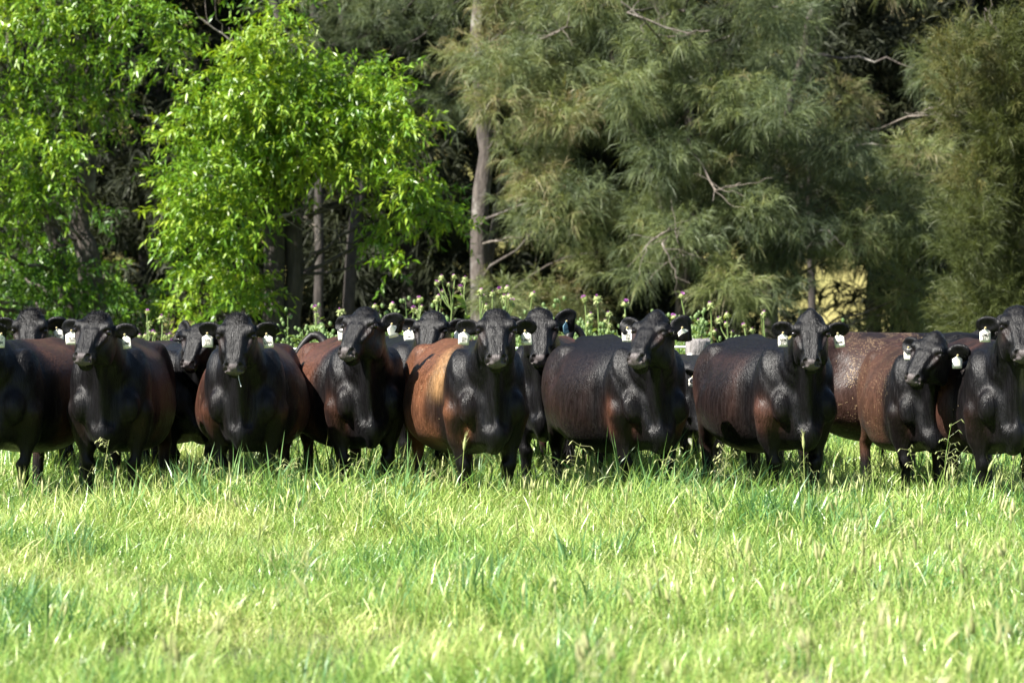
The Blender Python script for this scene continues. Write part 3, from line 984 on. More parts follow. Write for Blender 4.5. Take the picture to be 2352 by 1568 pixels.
def thistle_leaf_mesh(Lf, wd):
    n = 9
    t = np.linspace(0, 1, n)
    prof = wd * np.sin(np.pi * np.clip(t * 0.93 + 0.05, 0, 1)) ** 0.8 * (0.72 + 0.42 * (np.arange(n) % 2))
    mid = np.stack([t * Lf, 0 * t, 0.25 * Lf * np.sin(t * 2.6)], -1)
    lft = mid + np.stack([0.03 * (np.arange(n) % 2), prof, 0.02 + 0 * t], -1)
    rgt = mid + np.stack([0.03 * (np.arange(n) % 2), -prof, 0.02 + 0 * t], -1)
    V = np.concatenate([lft, mid, rgt])
    F = []
    for i in range(n - 1):
        F += [(i, i + 1, n + i + 1, n + i), (n + i, n + i + 1, 2 * n + i + 1, 2 * n + i)]
    return V, np.array(F)


def build_thistle(label, heads, Y, base_px):
    """heads: (px, py, 'p' in flower | 'g' pale bud, size)"""
    b = at(base_px, 900, Y); b.z = 0
    root = empty('thistle', b)
    tag(root, label, 'thistle', 'thistles flowering behind the fence')
    bb = np.array(b)
    tops = [np.array(at(x, y, Y + HR.uniform(-0.15, 0.15))) - bb for x, y, k, s in heads]
    hi = max(range(len(tops)), key=lambda i: tops[i][2])
    main = wander((0, 0, -0.05), tops[hi], HR, 12, 0.10)
    V, F = tube(main, np.linspace(0.012, 0.007, 12), 6)
    me = mesh_np('stem', V, F, M_STEM, True); attr_f(me, 'tone', HR.uniform(0.2, 1, len(V)))
    link('stem', me, root)
    for i, (hd, tp) in enumerate(zip(heads, tops)):
        if i != hi:
            z0 = max(0.25, min(tp[2] - 0.18, main[-3][2]))
            k = np.abs(main[:, 2] - z0).argmin()
            path = wander(main[k], tp, HR, 8, 0.15, -0.15)
            V, F = tube(path, np.linspace(0.007, 0.005, 8), 5)
            me = mesh_np('side_stem', V, F, M_STEM, True); attr_f(me, 'tone', HR.uniform(0.2, 1, len(V)))
            link('side_stem', me, root)
        s = hd[3]
        lean = HR.normal(size=3) * 0.25 + np.array([0, -0.15, 1.0]); lean /= np.linalg.norm(lean)
        # globe of bracts: ribbed bulb plus outward spines
        mb = MB()
        c = tp + lean * 0.012
        Rb = 0.0245 * s
        prof = [(0.0, 0.45), (0.25, 0.9), (0.55, 1.0), (0.85, 0.85), (1.05, 0.55)]
        A = np.cross(lean, (0.3, 1, 0.2)); A /= np.linalg.norm(A); Bv = np.cross(lean, A)
        mb.tube([c + lean * Rb * 1.6 * (a - 0.4) for a, _ in prof], [Rb * q for _, q in prof], 9)
        k = 40
        th = HR.uniform(0, 6.28, k); el = HR.uniform(-0.75, 0.75, k)
        d = np.cos(el)[:, None] * (np.cos(th)[:, None] * A + np.sin(th)[:, None] * Bv) + np.sin(el)[:, None] * lean
        p0 = c + d * Rb * 0.85
        ll = HR.uniform(0.7, 1.35, k)[:, None] * Rb
        sd = np.cross(d, lean); sd /= np.linalg.norm(sd, axis=1)[:, None] + 1e-9
        tip = p0 + d * ll + (lean * 0.35 if hd[2] == 'p' else -lean * 0.25) * ll
        mb.add(np.stack([p0 - sd * Rb * 0.22, p0 + sd * Rb * 0.22, tip], 1).reshape(-1, 3), np.arange(3 * k).reshape(-1, 3))
        me = mb.mesh('flower_head', M_BRACT, False); attr_f(me, 'tone', HR.uniform(0.1, 1, mb.n))
        ho_ = link('flower_head', me, root)
        # florets
        mb = MB()
        k = 60 if hd[2] == 'p' else 22
        spread = 0.55 if hd[2] == 'p' else 0.3
        d = lean + HR.normal(size=(k, 3)) * spread * 0.6; d /= np.linalg.norm(d, axis=1)[:, None]
        p0 = np.repeat((c + lean * Rb * 0.5)[None], k, 0)
        ll = (HR.uniform(0.9, 1.25, k) * Rb * (1.2 if hd[2] == 'p' else 0.85))[:, None]
        sd = np.cross(d, HR.normal(size=(k, 3))); sd /= np.linalg.norm(sd, axis=1)[:, None]
        wv = Rb * 0.22
        mb.add(np.stack([p0 - sd * wv * 0.4, p0 + sd * wv * 0.4, p0 + d * ll + sd * wv, p0 + d * ll - sd * wv], 1).reshape(-1, 3), np.arange(4 * k).reshape(-1, 4))
        link('florets', mb.mesh('florets', M_FLORET, False), ho_)
    for i in range(4):
        k = HR.randint(4, 10)
        V, F = thistle_leaf_mesh(HR.uniform(0.14, 0.26), HR.uniform(0.03, 0.05))
        me = mesh_np('leaf', V, F, M_TLEAF, True); attr_f(me, 'tone', HR.uniform(0.2, 1, len(V)))
        o = link('leaf', me, root)
        o.location = main[k]
        o.rotation_euler = (HR.normal(0, 0.2), HR.uniform(-0.5, 0.1), HR.uniform(0, 6.28))


def q4(cx, cy):    # crop 1040,660 at 3.92
    return ((1040 + cx / 3.92) * 0.91875, (660 + cy / 3.92) * 0.91875)


def q5(cx, cy):
    return ((1440 + cx / 3.564) * 0.91875, (680 + cy / 3.564) * 0.91875)


def q8(cx, cy):
    return ((320 + cx / 12.06) * 0.91875, (770 + cy / 12.06) * 0.91875)


def q3(cx, cy):
    return ((760 + cx / 7.84) * 0.91875, (760 + cy / 7.84) * 0.91875)


def plant(label, q, heads, Y=28.0, dx=0.0):
    hs = [(*q(a, b), k, s) for a, b, k, s in heads]
    bx = sum(h[0] for h in hs) / len(hs) + dx
    build_thistle(label, hs, Y, bx)


plant('tallest thistle with several pale buds and purple flowers above the half hidden cow', q4, [(250, 150, 'g', 1.1), (195, 205, 'p', 0.9), (380, 140, 'g', 1.0), (318, 215, 'g', 0.7), (270, 285, 'p', 0.7)], 28.0)
plant('bushy thistle with low pale heads under the tallest one', q4, [(215, 345, 'g', 1.2), (190, 380, 'g', 0.9), (240, 365, 'p', 0.7)], 28.3)
plant('straight thistle with one pale head and a purple flower beside the tallest one', q4, [(480, 160, 'g', 1.1), (440, 255, 'p', 1.0), (435, 335, 'g', 1.0)], 28.2)
plant('short purple thistle left of the half hidden cow', q4, [(35, 370, 'p', 1.1), (50, 440, 'g', 0.9), (10, 470, 'g', 0.8)], 27.8)
plant('thistle with a pale head above a purple flower over the raised black ear', q4, [(630, 290, 'g', 1.3), (660, 345, 'p', 1.1), (690, 435, 'g', 1.0)], 28.1)
plant('single slim thistle bud between two bushier thistles', q4, [(750, 300, 'g', 0.9)], 28.5)
plant('bushiest thistle with a cluster of pale heads and purple flowers behind the orange brown cow', q4, [(890, 262, 'g', 1.3), (830, 270, 'p', 1.0), (870, 340, 'g', 1.2), (920, 330, 'g', 1.0), (930, 385, 'p', 1.0), (950, 420, 'g', 0.8)], 28.0)
plant('thistle with a single flat pale head behind the cow with the blue tag', q4, [(1140, 315, 'g', 1.2)], 28.2)
plant('thistle with a bright purple flower leaning left over the empty gap', q5, [(80, 260, 'p', 1.2), (130, 400, 'g', 1.1), (105, 480, 'g', 0.8)], 27.8)
plant('straight thistle with one spiky cream head on a bare stem', q5, [(190, 252, 'g', 1.4)], 28.0)
plant('low thistle with small green buds behind the black back', q5, [(295, 385, 'g', 1.0), (265, 450, 'g', 0.8), (310, 480, 'g', 0.7)], 28.1)
plant('thistle with one purple flower in a star of pale bracts above the black cow', q5, [(435, 298, 'p', 1.3), (430, 400, 'g', 0.6)], 27.6)
plant('leaning thistle with a purple flower above the black cow looking left', q5, [(935, 228, 'p', 1.1), (1090, 450, 'g', 0.8), (1060, 480, 'g', 0.7)], 28.4)
plant('thistle with one purple flower against the upright black ear', q5, [(870, 422, 'p', 1.1)], 27.6)
plant('thistle with a dry cream head on a thick stem above the fence post', q5, [(1200, 312, 'g', 1.3)], 27.8)
plant('green budded thistle right of the fence post', q5, [(1345, 400, 'g', 1.2), (1275, 435, 'g', 1.1), (1345, 480, 'g', 1.0), (1225, 545, 'g', 0.9), (1385, 550, 'p', 0.6)], 28.0)
plant('leaning thistle with a small pink flower left of the white eared tag', q5, [(1500, 492, 'p', 0.8), (1570, 525, 'g', 0.8)], 28.2, 8)
plant('thistle with a pale forked top beside the ear of the cow with two white tags', q5, [(1670, 385, 'g', 1.0), (1650, 392, 'p', 0.5)], 27.6)
plant('thistle with a pink flower touching the ear tip at the left of the photo', q8, [(580, 180, 'p', 0.9), (645, 500, 'g', 1.0), (630, 800, 'g', 0.9)], 27.5)
plant('thistle with one round cream head on a bent stem in the left gap', q8, [(1030, 350, 'g', 1.3)], 27.6)
plant('low thistle with a deep purple flower in the left gap', q8, [(770, 795, 'p', 0.8), (840, 830, 'g', 0.8)], 27.8)
plant('low yellow budded thistle touching the right shoulder of the dark cow', q8, [(110, 840, 'g', 0.9), (330, 915, 'g', 1.0), (520, 890, 'g', 0.9), (205, 870, 'g', 0.7)], 27.7)
plant('low thistle with two purple flowers beside the small head', q8, [(1240, 880, 'p', 0.8), (1340, 1055, 'p', 0.9), (1130, 920, 'g', 1.1), (1350, 1140, 'g', 1.0), (1430, 970, 'g', 0.9)], 27.6)
plant('thistle with a pink tipped head above the raised tail', q3, [(240, 125, 'p', 1.0), (250, 240, 'g', 1.0)], 27.8)
plant('thistle with one pale head left of the brown cow', q3, [(720, 170, 'g', 1.2)], 27.9)
plant('thistle with one pale head just right of the brown cow', q3, [(1390, 95, 'g', 1.3)], 28.0)
plant('thistle with one pale pink head above the edge-on tag', q3, [(1720, 65, 'g', 1.3)], 28.1)
plant('thistle with drooping pale heads between two ears', q3, [(2150, 140, 'p', 1.0), (1840, 340, 'g', 1.2), (1700, 380, 'p', 0.7), (1950, 450, 'g', 0.9)], 27.7)
# ------------------------------------------------------------------ cattle: one sculpted body, posed per animal
def smoothstep(x, a, b):
    t = np.clip((x - a) / (b - a), 0, 1)
    return t * t * (3 - 2 * t)


def smin(a, b, k):
    h = np.clip(0.5 + 0.5 * (b - a) / k, 0, 1)
    return b + (a - b) * h - k * h * (1 - h)


def smax(a, b, k):
    return -smin(-a, -b, k)


HU = np.array([0.0, -math.cos(math.radians(58)), -math.sin(math.radians(58))])   # down the face
HV = np.array([0.0, -math.sin(math.radians(58)), math.cos(math.radians(58))])    # out of the face
H0 = np.array([0.0, -0.47, 1.455])                                                # poll


def hp(x, u, v):
    return np.array([x, 0, 0]) + H0 + HU * u + HV * v


def sculpt_cow():
    xs = np.concatenate([np.arange(-0.46, -0.37, 0.018), np.arange(-0.37, 0.3701, 0.0092), np.arange(0.388, 0.46, 0.018)])
    ys = np.concatenate([np.arange(-0.84, -0.32, 0.0092), np.arange(-0.32, 1.56, 0.018)])
    zs = np.concatenate([np.arange(-0.03, 0.98, 0.018), np.arange(0.98, 1.56, 0.0092)])
    X, Y, Z = [g.astype(np.float32) for g in np.meshgrid(xs, ys, zs, indexing='ij')]
    F = np.full(X.shape, 1.0, dtype=np.float32)

    def window(lo, hi, pad):
        s = []
        for arr, a, b in zip((xs, ys, zs), lo, hi):
            i0 = max(0, np.searchsorted(arr, a - pad) - 1)
            i1 = min(len(arr), np.searchsorted(arr, b + pad) + 1)
            s.append(slice(i0, i1))
        return tuple(s)

    def put(fn, lo, hi, k, mode='add'):
        pad = 0.06 + 2 * k
        w = window(lo, hi, pad)
        d = fn(X[w], Y[w], Z[w]).astype(np.float32)
        if mode == 'add':
            F[w] = smin(F[w], d, k)
        else:
            F[w] = smax(F[w], -d, k)

    def ell(c, r, axes=None, k=0.04, mode='add'):
        c = np.asarray(c, float); r = np.asarray(r, float)
        A = np.eye(3) if axes is None else np.asarray(axes, float)

        def fn(x, y, z):
            dx, dy, dz = x - c[0], y - c[1], z - c[2]
            q = [(dx * a[0] + dy * a[1] + dz * a[2]) for a in A]
            k0 = np.sqrt(sum((q[i] / r[i]) ** 2 for i in range(3))) + 1e-6
            k1 = np.sqrt(sum((q[i] / r[i] ** 2) ** 2 for i in range(3))) + 1e-6
            return k0 * (k0 - 1) / k1
        R = np.sqrt(((A * r[:, None]) ** 2).sum(0))
        put(fn, c - R, c + R, k, mode)

    def cone(a, b, ra, rb, k=0.03, flat=1.0, mode='add'):
        a = np.asarray(a, float); b = np.asarray(b, float)
        ab = b - a; L2 = (ab ** 2).sum()

        def fn(x, y, z):
            dx, dy, dz = x - a[0], y - a[1], z - a[2]
            t = np.clip((dx * ab[0] + dy * ab[1] + dz * ab[2]) / L2, 0, 1)
            qx, qy, qz = dx - t * ab[0], dy - t * ab[1], dz - t * ab[2]
            return np.sqrt((qx * flat) ** 2 + qy ** 2 + qz ** 2) - (ra + (rb - ra) * t)
        R = max(ra, rb)
        put(fn, np.minimum(a, b) - R, np.maximum(a, b) + R, k, mode)

    def loft(O, A, V, s, hw, vf, vb, n, k, lo, hi, egg=None):
        """generalised cylinder along A from O; per station half width, front and back extents along V"""
        O = np.asarray(O, float); A = np.asarray(A, float); V = np.asarray(V, float)
        ss = np.linspace(s[0], s[-1], 160)

        def pch(vals):
            vals = np.asarray(vals, float)
            m = np.gradient(vals, s)
            idx = np.clip(np.searchsorted(s, ss) - 1, 0, len(s) - 2)
            h = np.asarray(s)[idx + 1] - np.asarray(s)[idx]
            t = (ss - np.asarray(s)[idx]) / h
            return ((2*t**3-3*t**2+1)*vals[idx] + (t**3-2*t**2+t)*h*m[idx] + (-2*t**3+3*t**2)*vals[idx+1] + (t**3-t**2)*h*m[idx+1])
        HW, VF, VB = pch(hw), pch(vf), pch(vb)

        def fn(x, y, z):
            dx, dy, dz = x - O[0], y - O[1], z - O[2]
            u = dx * A[0] + dy * A[1] + dz * A[2]
            v = dx * V[0] + dy * V[1] + dz * V[2]
            uc = np.clip(u, s[0], s[-1])
            w = np.maximum(np.interp(uc, ss, HW), 0.004)
            f = np.interp(uc, ss, VF); b = np.interp(uc, ss, VB)
            c = (f + b) / 2; hd = np.maximum((f - b) / 2, 0.004)
            q = (v - c) / hd
            ww = w
            if egg is not None:
                ww = w * (1 - egg * np.clip(q, -1, 1) - 0.0)
            r = (np.abs(x / ww) ** n + np.abs(q) ** n) ** (1.0 / n)
            d = (r - 1) * np.minimum(ww, hd)
            e = np.maximum(s[0] - u, u - s[-1])
            return np.maximum(d, e)
        put(fn, lo, hi, k)

    # trunk along +Y, V = up
    loft((0, 0, 0), (0, 1, 0), (0, 0, 1),
         [-0.30, -0.27, -0.20, -0.08, 0.08, 0.28, 0.55, 0.85, 1.08, 1.26, 1.38, 1.45, 1.48],
         [0.04, 0.09, 0.140, 0.195, 0.245, 0.325, 0.380, 0.375, 0.33, 0.280, 0.215, 0.13, 0.03],
         [0.86, 0.92, 1.00, 1.12, 1.215, 1.255, 1.255, 1.250, 1.265, 1.255, 1.215, 1.15, 1.06],
         [0.70, 0.62, 0.55, 0.49, 0.47, 0.45, 0.430, 0.440, 0.505, 0.60, 0.70, 0.80, 0.93],
         2.25, 0.05, (-0.45, -0.32, 0.45), (0.45, 1.5, 1.3), egg=0.13)
    # spine ridge and hips
    cone((0, 0.15, 1.20), (0, 1.10, 1.215), 0.055, 0.05, 0.08)
    for s in (-1, 1):
        ell((s * 0.195, 1.09, 1.175), (0.06, 0.085, 0.06), k=0.07)               # hook bones
        ell((s * 0.10, 1.40, 1.10), (0.06, 0.06, 0.07), k=0.08)                 # pin bones
        # shoulder blade, point of shoulder, forearm
        ell((s * 0.190, 0.02, 0.91), (0.108, 0.175, 0.31), k=0.030)
        ell((s * 0.170, -0.185, 0.80), (0.080, 0.078, 0.12), k=0.05)
        cone((s * 0.205, -0.02, 0.76), (s * 0.185, 0.03, 0.58), 0.118, 0.092, 0.03)
        cone((s * 0.185, 0.03, 0.62), (s * 0.165, 0.0, 0.40), 0.090, 0.056, 0.03)
        ell((s * 0.165, -0.006, 0.385), (0.055, 0.06, 0.065), k=0.025)          # knee
        cone((s * 0.165, 0.0, 0.37), (s * 0.165, 0.01, 0.15), 0.044, 0.038, 0.02)
        ell((s * 0.165, 0.0, 0.135), (0.046, 0.05, 0.045), k=0.02)              # fetlock
        cone((s * 0.165, -0.005, 0.12), (s * 0.165, -0.04, 0.04), 0.042, 0.055, 0.02)
        ell((s * 0.165, -0.045, 0.02), (0.055, 0.07, 0.055), k=0.015)
        # thigh, gaskin, hock
        ell((s * 0.175, 1.20, 0.92), (0.14, 0.23, 0.30), k=0.06)
        ell((s * 0.235, 1.02, 0.74), (0.085, 0.13, 0.16), k=0.06)
        cone((s * 0.20, 1.12, 0.74), (s * 0.19, 1.29, 0.50), 0.13, 0.062, 0.05)
        ell((s * 0.19, 1.315, 0.49), (0.045, 0.065, 0.07), k=0.03)
        cone((s * 0.19, 1.30, 0.48), (s * 0.19, 1.25, 0.15), 0.047, 0.040, 0.02)
        ell((s * 0.19, 1.24, 0.135), (0.046, 0.05, 0.045), k=0.02)
        cone((s * 0.19, 1.235, 0.12), (s * 0.19, 1.20, 0.04), 0.042, 0.055, 0.02)
        ell((s * 0.19, 1.19, 0.02), (0.055, 0.07, 0.055), k=0.015)
    for s in (-1, 1):
        cone((s * 0.395, 0.245, 1.12), (s * 0.375, 0.20, 0.56), 0.085, 0.075, 0.05, mode='sub')     # girth hollow behind the shoulder
        ell((s * 0.43, 1.00, 1.04), (0.12, 0.12, 0.15), k=0.08, mode='sub')                     # hollow of the flank
    # neck
    nb = np.array([0, 0.10, 0.98]); nt_ = np.array([0, -0.44, 1.345])
    ax = (nt_ - nb); L = np.linalg.norm(ax); ax = ax / L
    nv = np.array([0, ax[2], -ax[1]])
    loft(nb, ax, nv, [-0.05, 0.05, 0.2, 0.38, 0.52, 0.66, 0.72],
         [0.20, 0.205, 0.185, 0.148, 0.124, 0.108, 0.04],
         [0.22, 0.23, 0.205, 0.165, 0.145, 0.115, 0.05],
         [-0.28, -0.30, -0.27, -0.20, -0.155, -0.12, -0.06], 2.1, 0.07,
         (-0.22, -0.62, 0.6), (0.22, 0.3, 1.55), egg=0.12)
    cone((0, -0.285, 0.66), (0, -0.37, 1.12), 0.050, 0.050, 0.09)                # dewlap fold
    # brisket, dewlap
    ell((0, -0.19, 0.64), (0.115, 0.16, 0.18), k=0.05)
    ell((0, -0.30, 0.60), (0.058, 0.075, 0.105), k=0.05)
    for s in (-1, 1):
        cone((s * 0.105, -0.30, 0.50), (s * 0.10, 0.0, 0.44), 0.05, 0.045, 0.04, mode='sub')    # hollow beside the brisket
        cone((s * 0.092, -0.40, 1.08), (s * 0.085, -0.345, 0.70), 0.045, 0.05, 0.05, mode='sub')    # jugular grooves
    # head
    loft(H0, HU, HV, [-0.055, -0.04, 0.0, 0.06, 0.13, 0.20, 0.28, 0.35, 0.41, 0.455, 0.485, 0.497],
         [0.03, 0.072, 0.108, 0.130, 0.135, 0.122, 0.102, 0.082, 0.073, 0.069, 0.050, 0.015],
         [-0.02, 0.02, 0.055, 0.070, 0.072, 0.064, 0.058, 0.054, 0.054, 0.046, 0.026, 0.0],
         [-0.06, -0.09, -0.14, -0.18, -0.205, -0.205, -0.178, -0.138, -0.105, -0.085, -0.06, -0.03],
         2.35, 0.03, (-0.15, -0.84, 0.95), (0.15, -0.35, 1.56))
    ell(hp(0, -0.02, -0.01), (0.068, 0.05, 0.06), (( 1, 0, 0), HU, HV), k=0.06)     # poll knob
    ell(hp(0, 0.428, -0.018), (0.088, 0.056, 0.076), ((1, 0, 0), HU, HV), k=0.022)    # muzzle
    ell(hp(0, 0.455, 0.012), (0.062, 0.034, 0.045), ((1, 0, 0), HU, HV), k=0.014)   # nose pad
    ell(hp(0, 0.435, -0.098), (0.058, 0.052, 0.036), ((1, 0, 0), HU, HV), k=0.010)  # chin
    cone(hp(-0.05, 0.474, -0.047), hp(0.05, 0.474, -0.047), 0.010, 0.010, 0.008, mode='sub')
    for s in (-1, 1):
        cone(hp(s * 0.05, 0.474, -0.047), hp(s * 0.085, 0.40, -0.078), 0.009, 0.006, 0.008, mode='sub')
        ell(hp(s * 0.106, 0.112, 0.046), (0.036, 0.050, 0.026), ((1, 0, 0), HU, HV), k=0.03)   # brow
        ell(hp(s * 0.088, 0.235, -0.110), (0.044, 0.105, 0.080), ((1, 0, 0), HU, HV), k=0.04)   # cheek
        cone(hp(s * 0.122, 0.22, 0.062), hp(s * 0.098, 0.37, 0.048), 0.036, 0.032, 0.03, mode='sub')   # hollow beside the nose
        cone(hp(s * 0.115, 0.188, 0.002), hp(s * 0.080, 0.31, 0.008), 0.020, 0.012, 0.022)       # facial crest
        cone(hp(s * 0.040, 0.19, 0.046), hp(s * 0.036, 0.38, 0.042), 0.013, 0.010, 0.05)        # nasal edges
        ell(hp(s * 0.141, 0.160, 0.030), (0.026, 0.028, 0.022), ((1, 0, 0), HU, HV), k=0.012, mode='sub')
        cone(hp(s * 0.132, 0.172, 0.040), hp(s * 0.088, 0.215, 0.066), 0.017, 0.008, 0.015, mode='sub')
        ell(hp(s * 0.126, 0.160, 0.018), (0.020, 0.024, 0.022), ((1, 0, 0), HU, HV), k=0.006)   # eyeball bed
        ell(hp(s * 0.126, 0.134, 0.036), (0.026, 0.012, 0.018), ((1, 0, 0), HU, HV), k=0.010)   # upper lid
        cone(hp(s * 0.053, 0.446, 0.036), hp(s * 0.040, 0.480, 0.028), 0.021, 0.015, 0.008, mode='sub')  # nostrils
        cone(hp(s * 0.054, 0.462, 0.040), hp(s * 0.056, 0.462, -0.01), 0.012, 0.012, 0.008, mode='sub')
        # ear: stalk, blade, hollow
        e = np.array([s * 0.96, 0.18, 0.10]); e /= np.linalg.norm(e)
        fr = np.array([s * 0.16, -0.95, -0.28]); fr -= e * fr.dot(e); fr /= np.linalg.norm(fr)
        up = np.cross(e, fr)
        b0 = hp(s * 0.095, 0.055, -0.075)
        c = b0 + e * 0.118
        cone(b0, b0 + e * 0.05, 0.038, 0.032, 0.02)
        ell(c, (0.095, 0.026, 0.071), (e, fr, up), k=0.02)
        ell(c + e * 0.006 + fr * 0.029, (0.071, 0.020, 0.048), (e, fr, up), k=0.012, mode='sub')

    # naive surface nets
    S = F < 0
    nx, ny, nz = S.shape
    cs = np.zeros((nx - 1, ny - 1, nz - 1), dtype=np.int8)
    for i in (0, 1):
        for j in (0, 1):
            for k in (0, 1):
                cs += S[i:nx - 1 + i, j:ny - 1 + j, k:nz - 1 + k]
    act = (cs > 0) & (cs < 8)
    ci, cj, ck = np.nonzero(act)
    idx = -np.ones(act.shape, dtype=np.int64)
    idx[ci, cj, ck] = np.arange(len(ci))
    acc = np.zeros((len(ci), 3)); cnt = np.zeros(len(ci))
    G = (xs, ys, zs)
    offs = [(0, (a, b)) for a in (0, 1) for b in (0, 1)] + [(1, (a, b)) for a in (0, 1) for b in (0, 1)] + [(2, (a, b)) for a in (0, 1) for b in (0, 1)]
    for axn, (a, b) in offs:
        o = [0, 0, 0]
        others = [q for q in (0, 1, 2) if q != axn]
        o[others[0]], o[others[1]] = a, b
        o2 = list(o); o2[axn] = 1
        f0 = F[ci + o[0], cj + o[1], ck + o[2]]
        f1 = F[ci + o2[0], cj + o2[1], ck + o2[2]]
        m = (f0 < 0) != (f1 < 0)
        t = np.where(m, f0 / np.where(m, f0 - f1, 1), 0)
        base = [ci + o[0], cj + o[1], ck + o[2]]
        p = np.stack([G[q][base[q]] for q in range(3)], -1).astype(float)
        step = np.array(G[axn])[np.array([ci, cj, ck])[axn] + 1] - np.array(G[axn])[np.array([ci, cj, ck])[axn]]
        p[:, axn] += t * step
        acc[m] += p[m]; cnt[m] += 1
    V = acc / cnt[:, None]
    quads = []
    for axn in range(3):
        s0 = [slice(0, n) for n in S.shape]; s1 = [slice(0, n) for n in S.shape]
        s0[axn] = slice(0, S.shape[axn] - 1); s1[axn] = slice(1, S.shape[axn])
        a = S[tuple(s0)]; b = S[tuple(s1)]
        e = np.array(np.nonzero(a != b))
        inside = a[tuple(e)]
        oth = [q for q in (0, 1, 2) if q != axn]
        ok = (e[oth[0]] > 0) & (e[oth[1]] > 0) & (e[oth[0]] < S.shape[oth[0]] - 1) & (e[oth[1]] < S.shape[oth[1]] - 1)
        e = e[:, ok]; inside = inside[ok]
        c4 = []
        for da, db in ((1, 1), (0, 1), (0, 0), (1, 0)):
            c = e.copy(); c[oth[0]] -= da; c[oth[1]] -= db
            c4.append(idx[tuple(c)])
        q = np.stack(c4, -1)
        flip = inside if axn != 1 else ~inside
        q[~flip] = q[~flip][:, ::-1]
        quads.append(q)
    Q = np.concatenate(quads)
    Q = Q[(Q >= 0).all(1)]
    # one gentle relaxation pass evens out the grid steps
    E = np.concatenate([Q[:, [0, 1]], Q[:, [1, 2]], Q[:, [2, 3]], Q[:, [3, 0]]])
    for lam in (0.5, -0.35, 0.4):
        s = np.zeros_like(V); c = np.zeros(len(V))
        for d in range(3):
            s[:, d] = np.bincount(E[:, 0], V[E[:, 1], d], len(V)) + np.bincount(E[:, 1], V[E[:, 0], d], len(V))
        c = np.bincount(E[:, 0], minlength=len(V)) + np.bincount(E[:, 1], minlength=len(V))
        V = V + lam * (s / c[:, None] - V)
    # keep the one connected surface
    lab = np.arange(len(V))
    for _ in range(400):
        new = lab.copy()
        np.minimum.at(new, E[:, 0], lab[E[:, 1]]); np.minimum.at(new, E[:, 1], lab[E[:, 0]])
        new = new[new]
        if (new == lab).all(): break
        lab = new
    big = np.bincount(lab).argmax()
    keep = lab == big
    remap = np.cumsum(keep) - 1
    Q = remap[Q[keep[Q].all(1)]]
    return V[keep], Q


COW_V, COW_Q = sculpt_cow()
print('cow mesh', len(COW_V), len(COW_Q))
NECK_P = np.array([0, 0.02, 1.02])
HEAD_P = np.array([0, -0.415, 1.335])


def rot_about(P, c, ang_x, ang_z):
    """per-point rotation about c: pitch ang_x (about X) then yaw ang_z (about Z)"""
    q = P - c
    cx, sx = np.cos(ang_x), np.sin(ang_x)
    y = q[:, 1] * cx - q[:, 2] * sx
    z = q[:, 1] * sx + q[:, 2] * cx
    cz, sz = np.cos(ang_z), np.sin(ang_z)
    x = q[:, 0] * cz - y * sz
    y2 = q[:, 0] * sz + y * cz
    return np.stack([x, y2, z], -1) + c


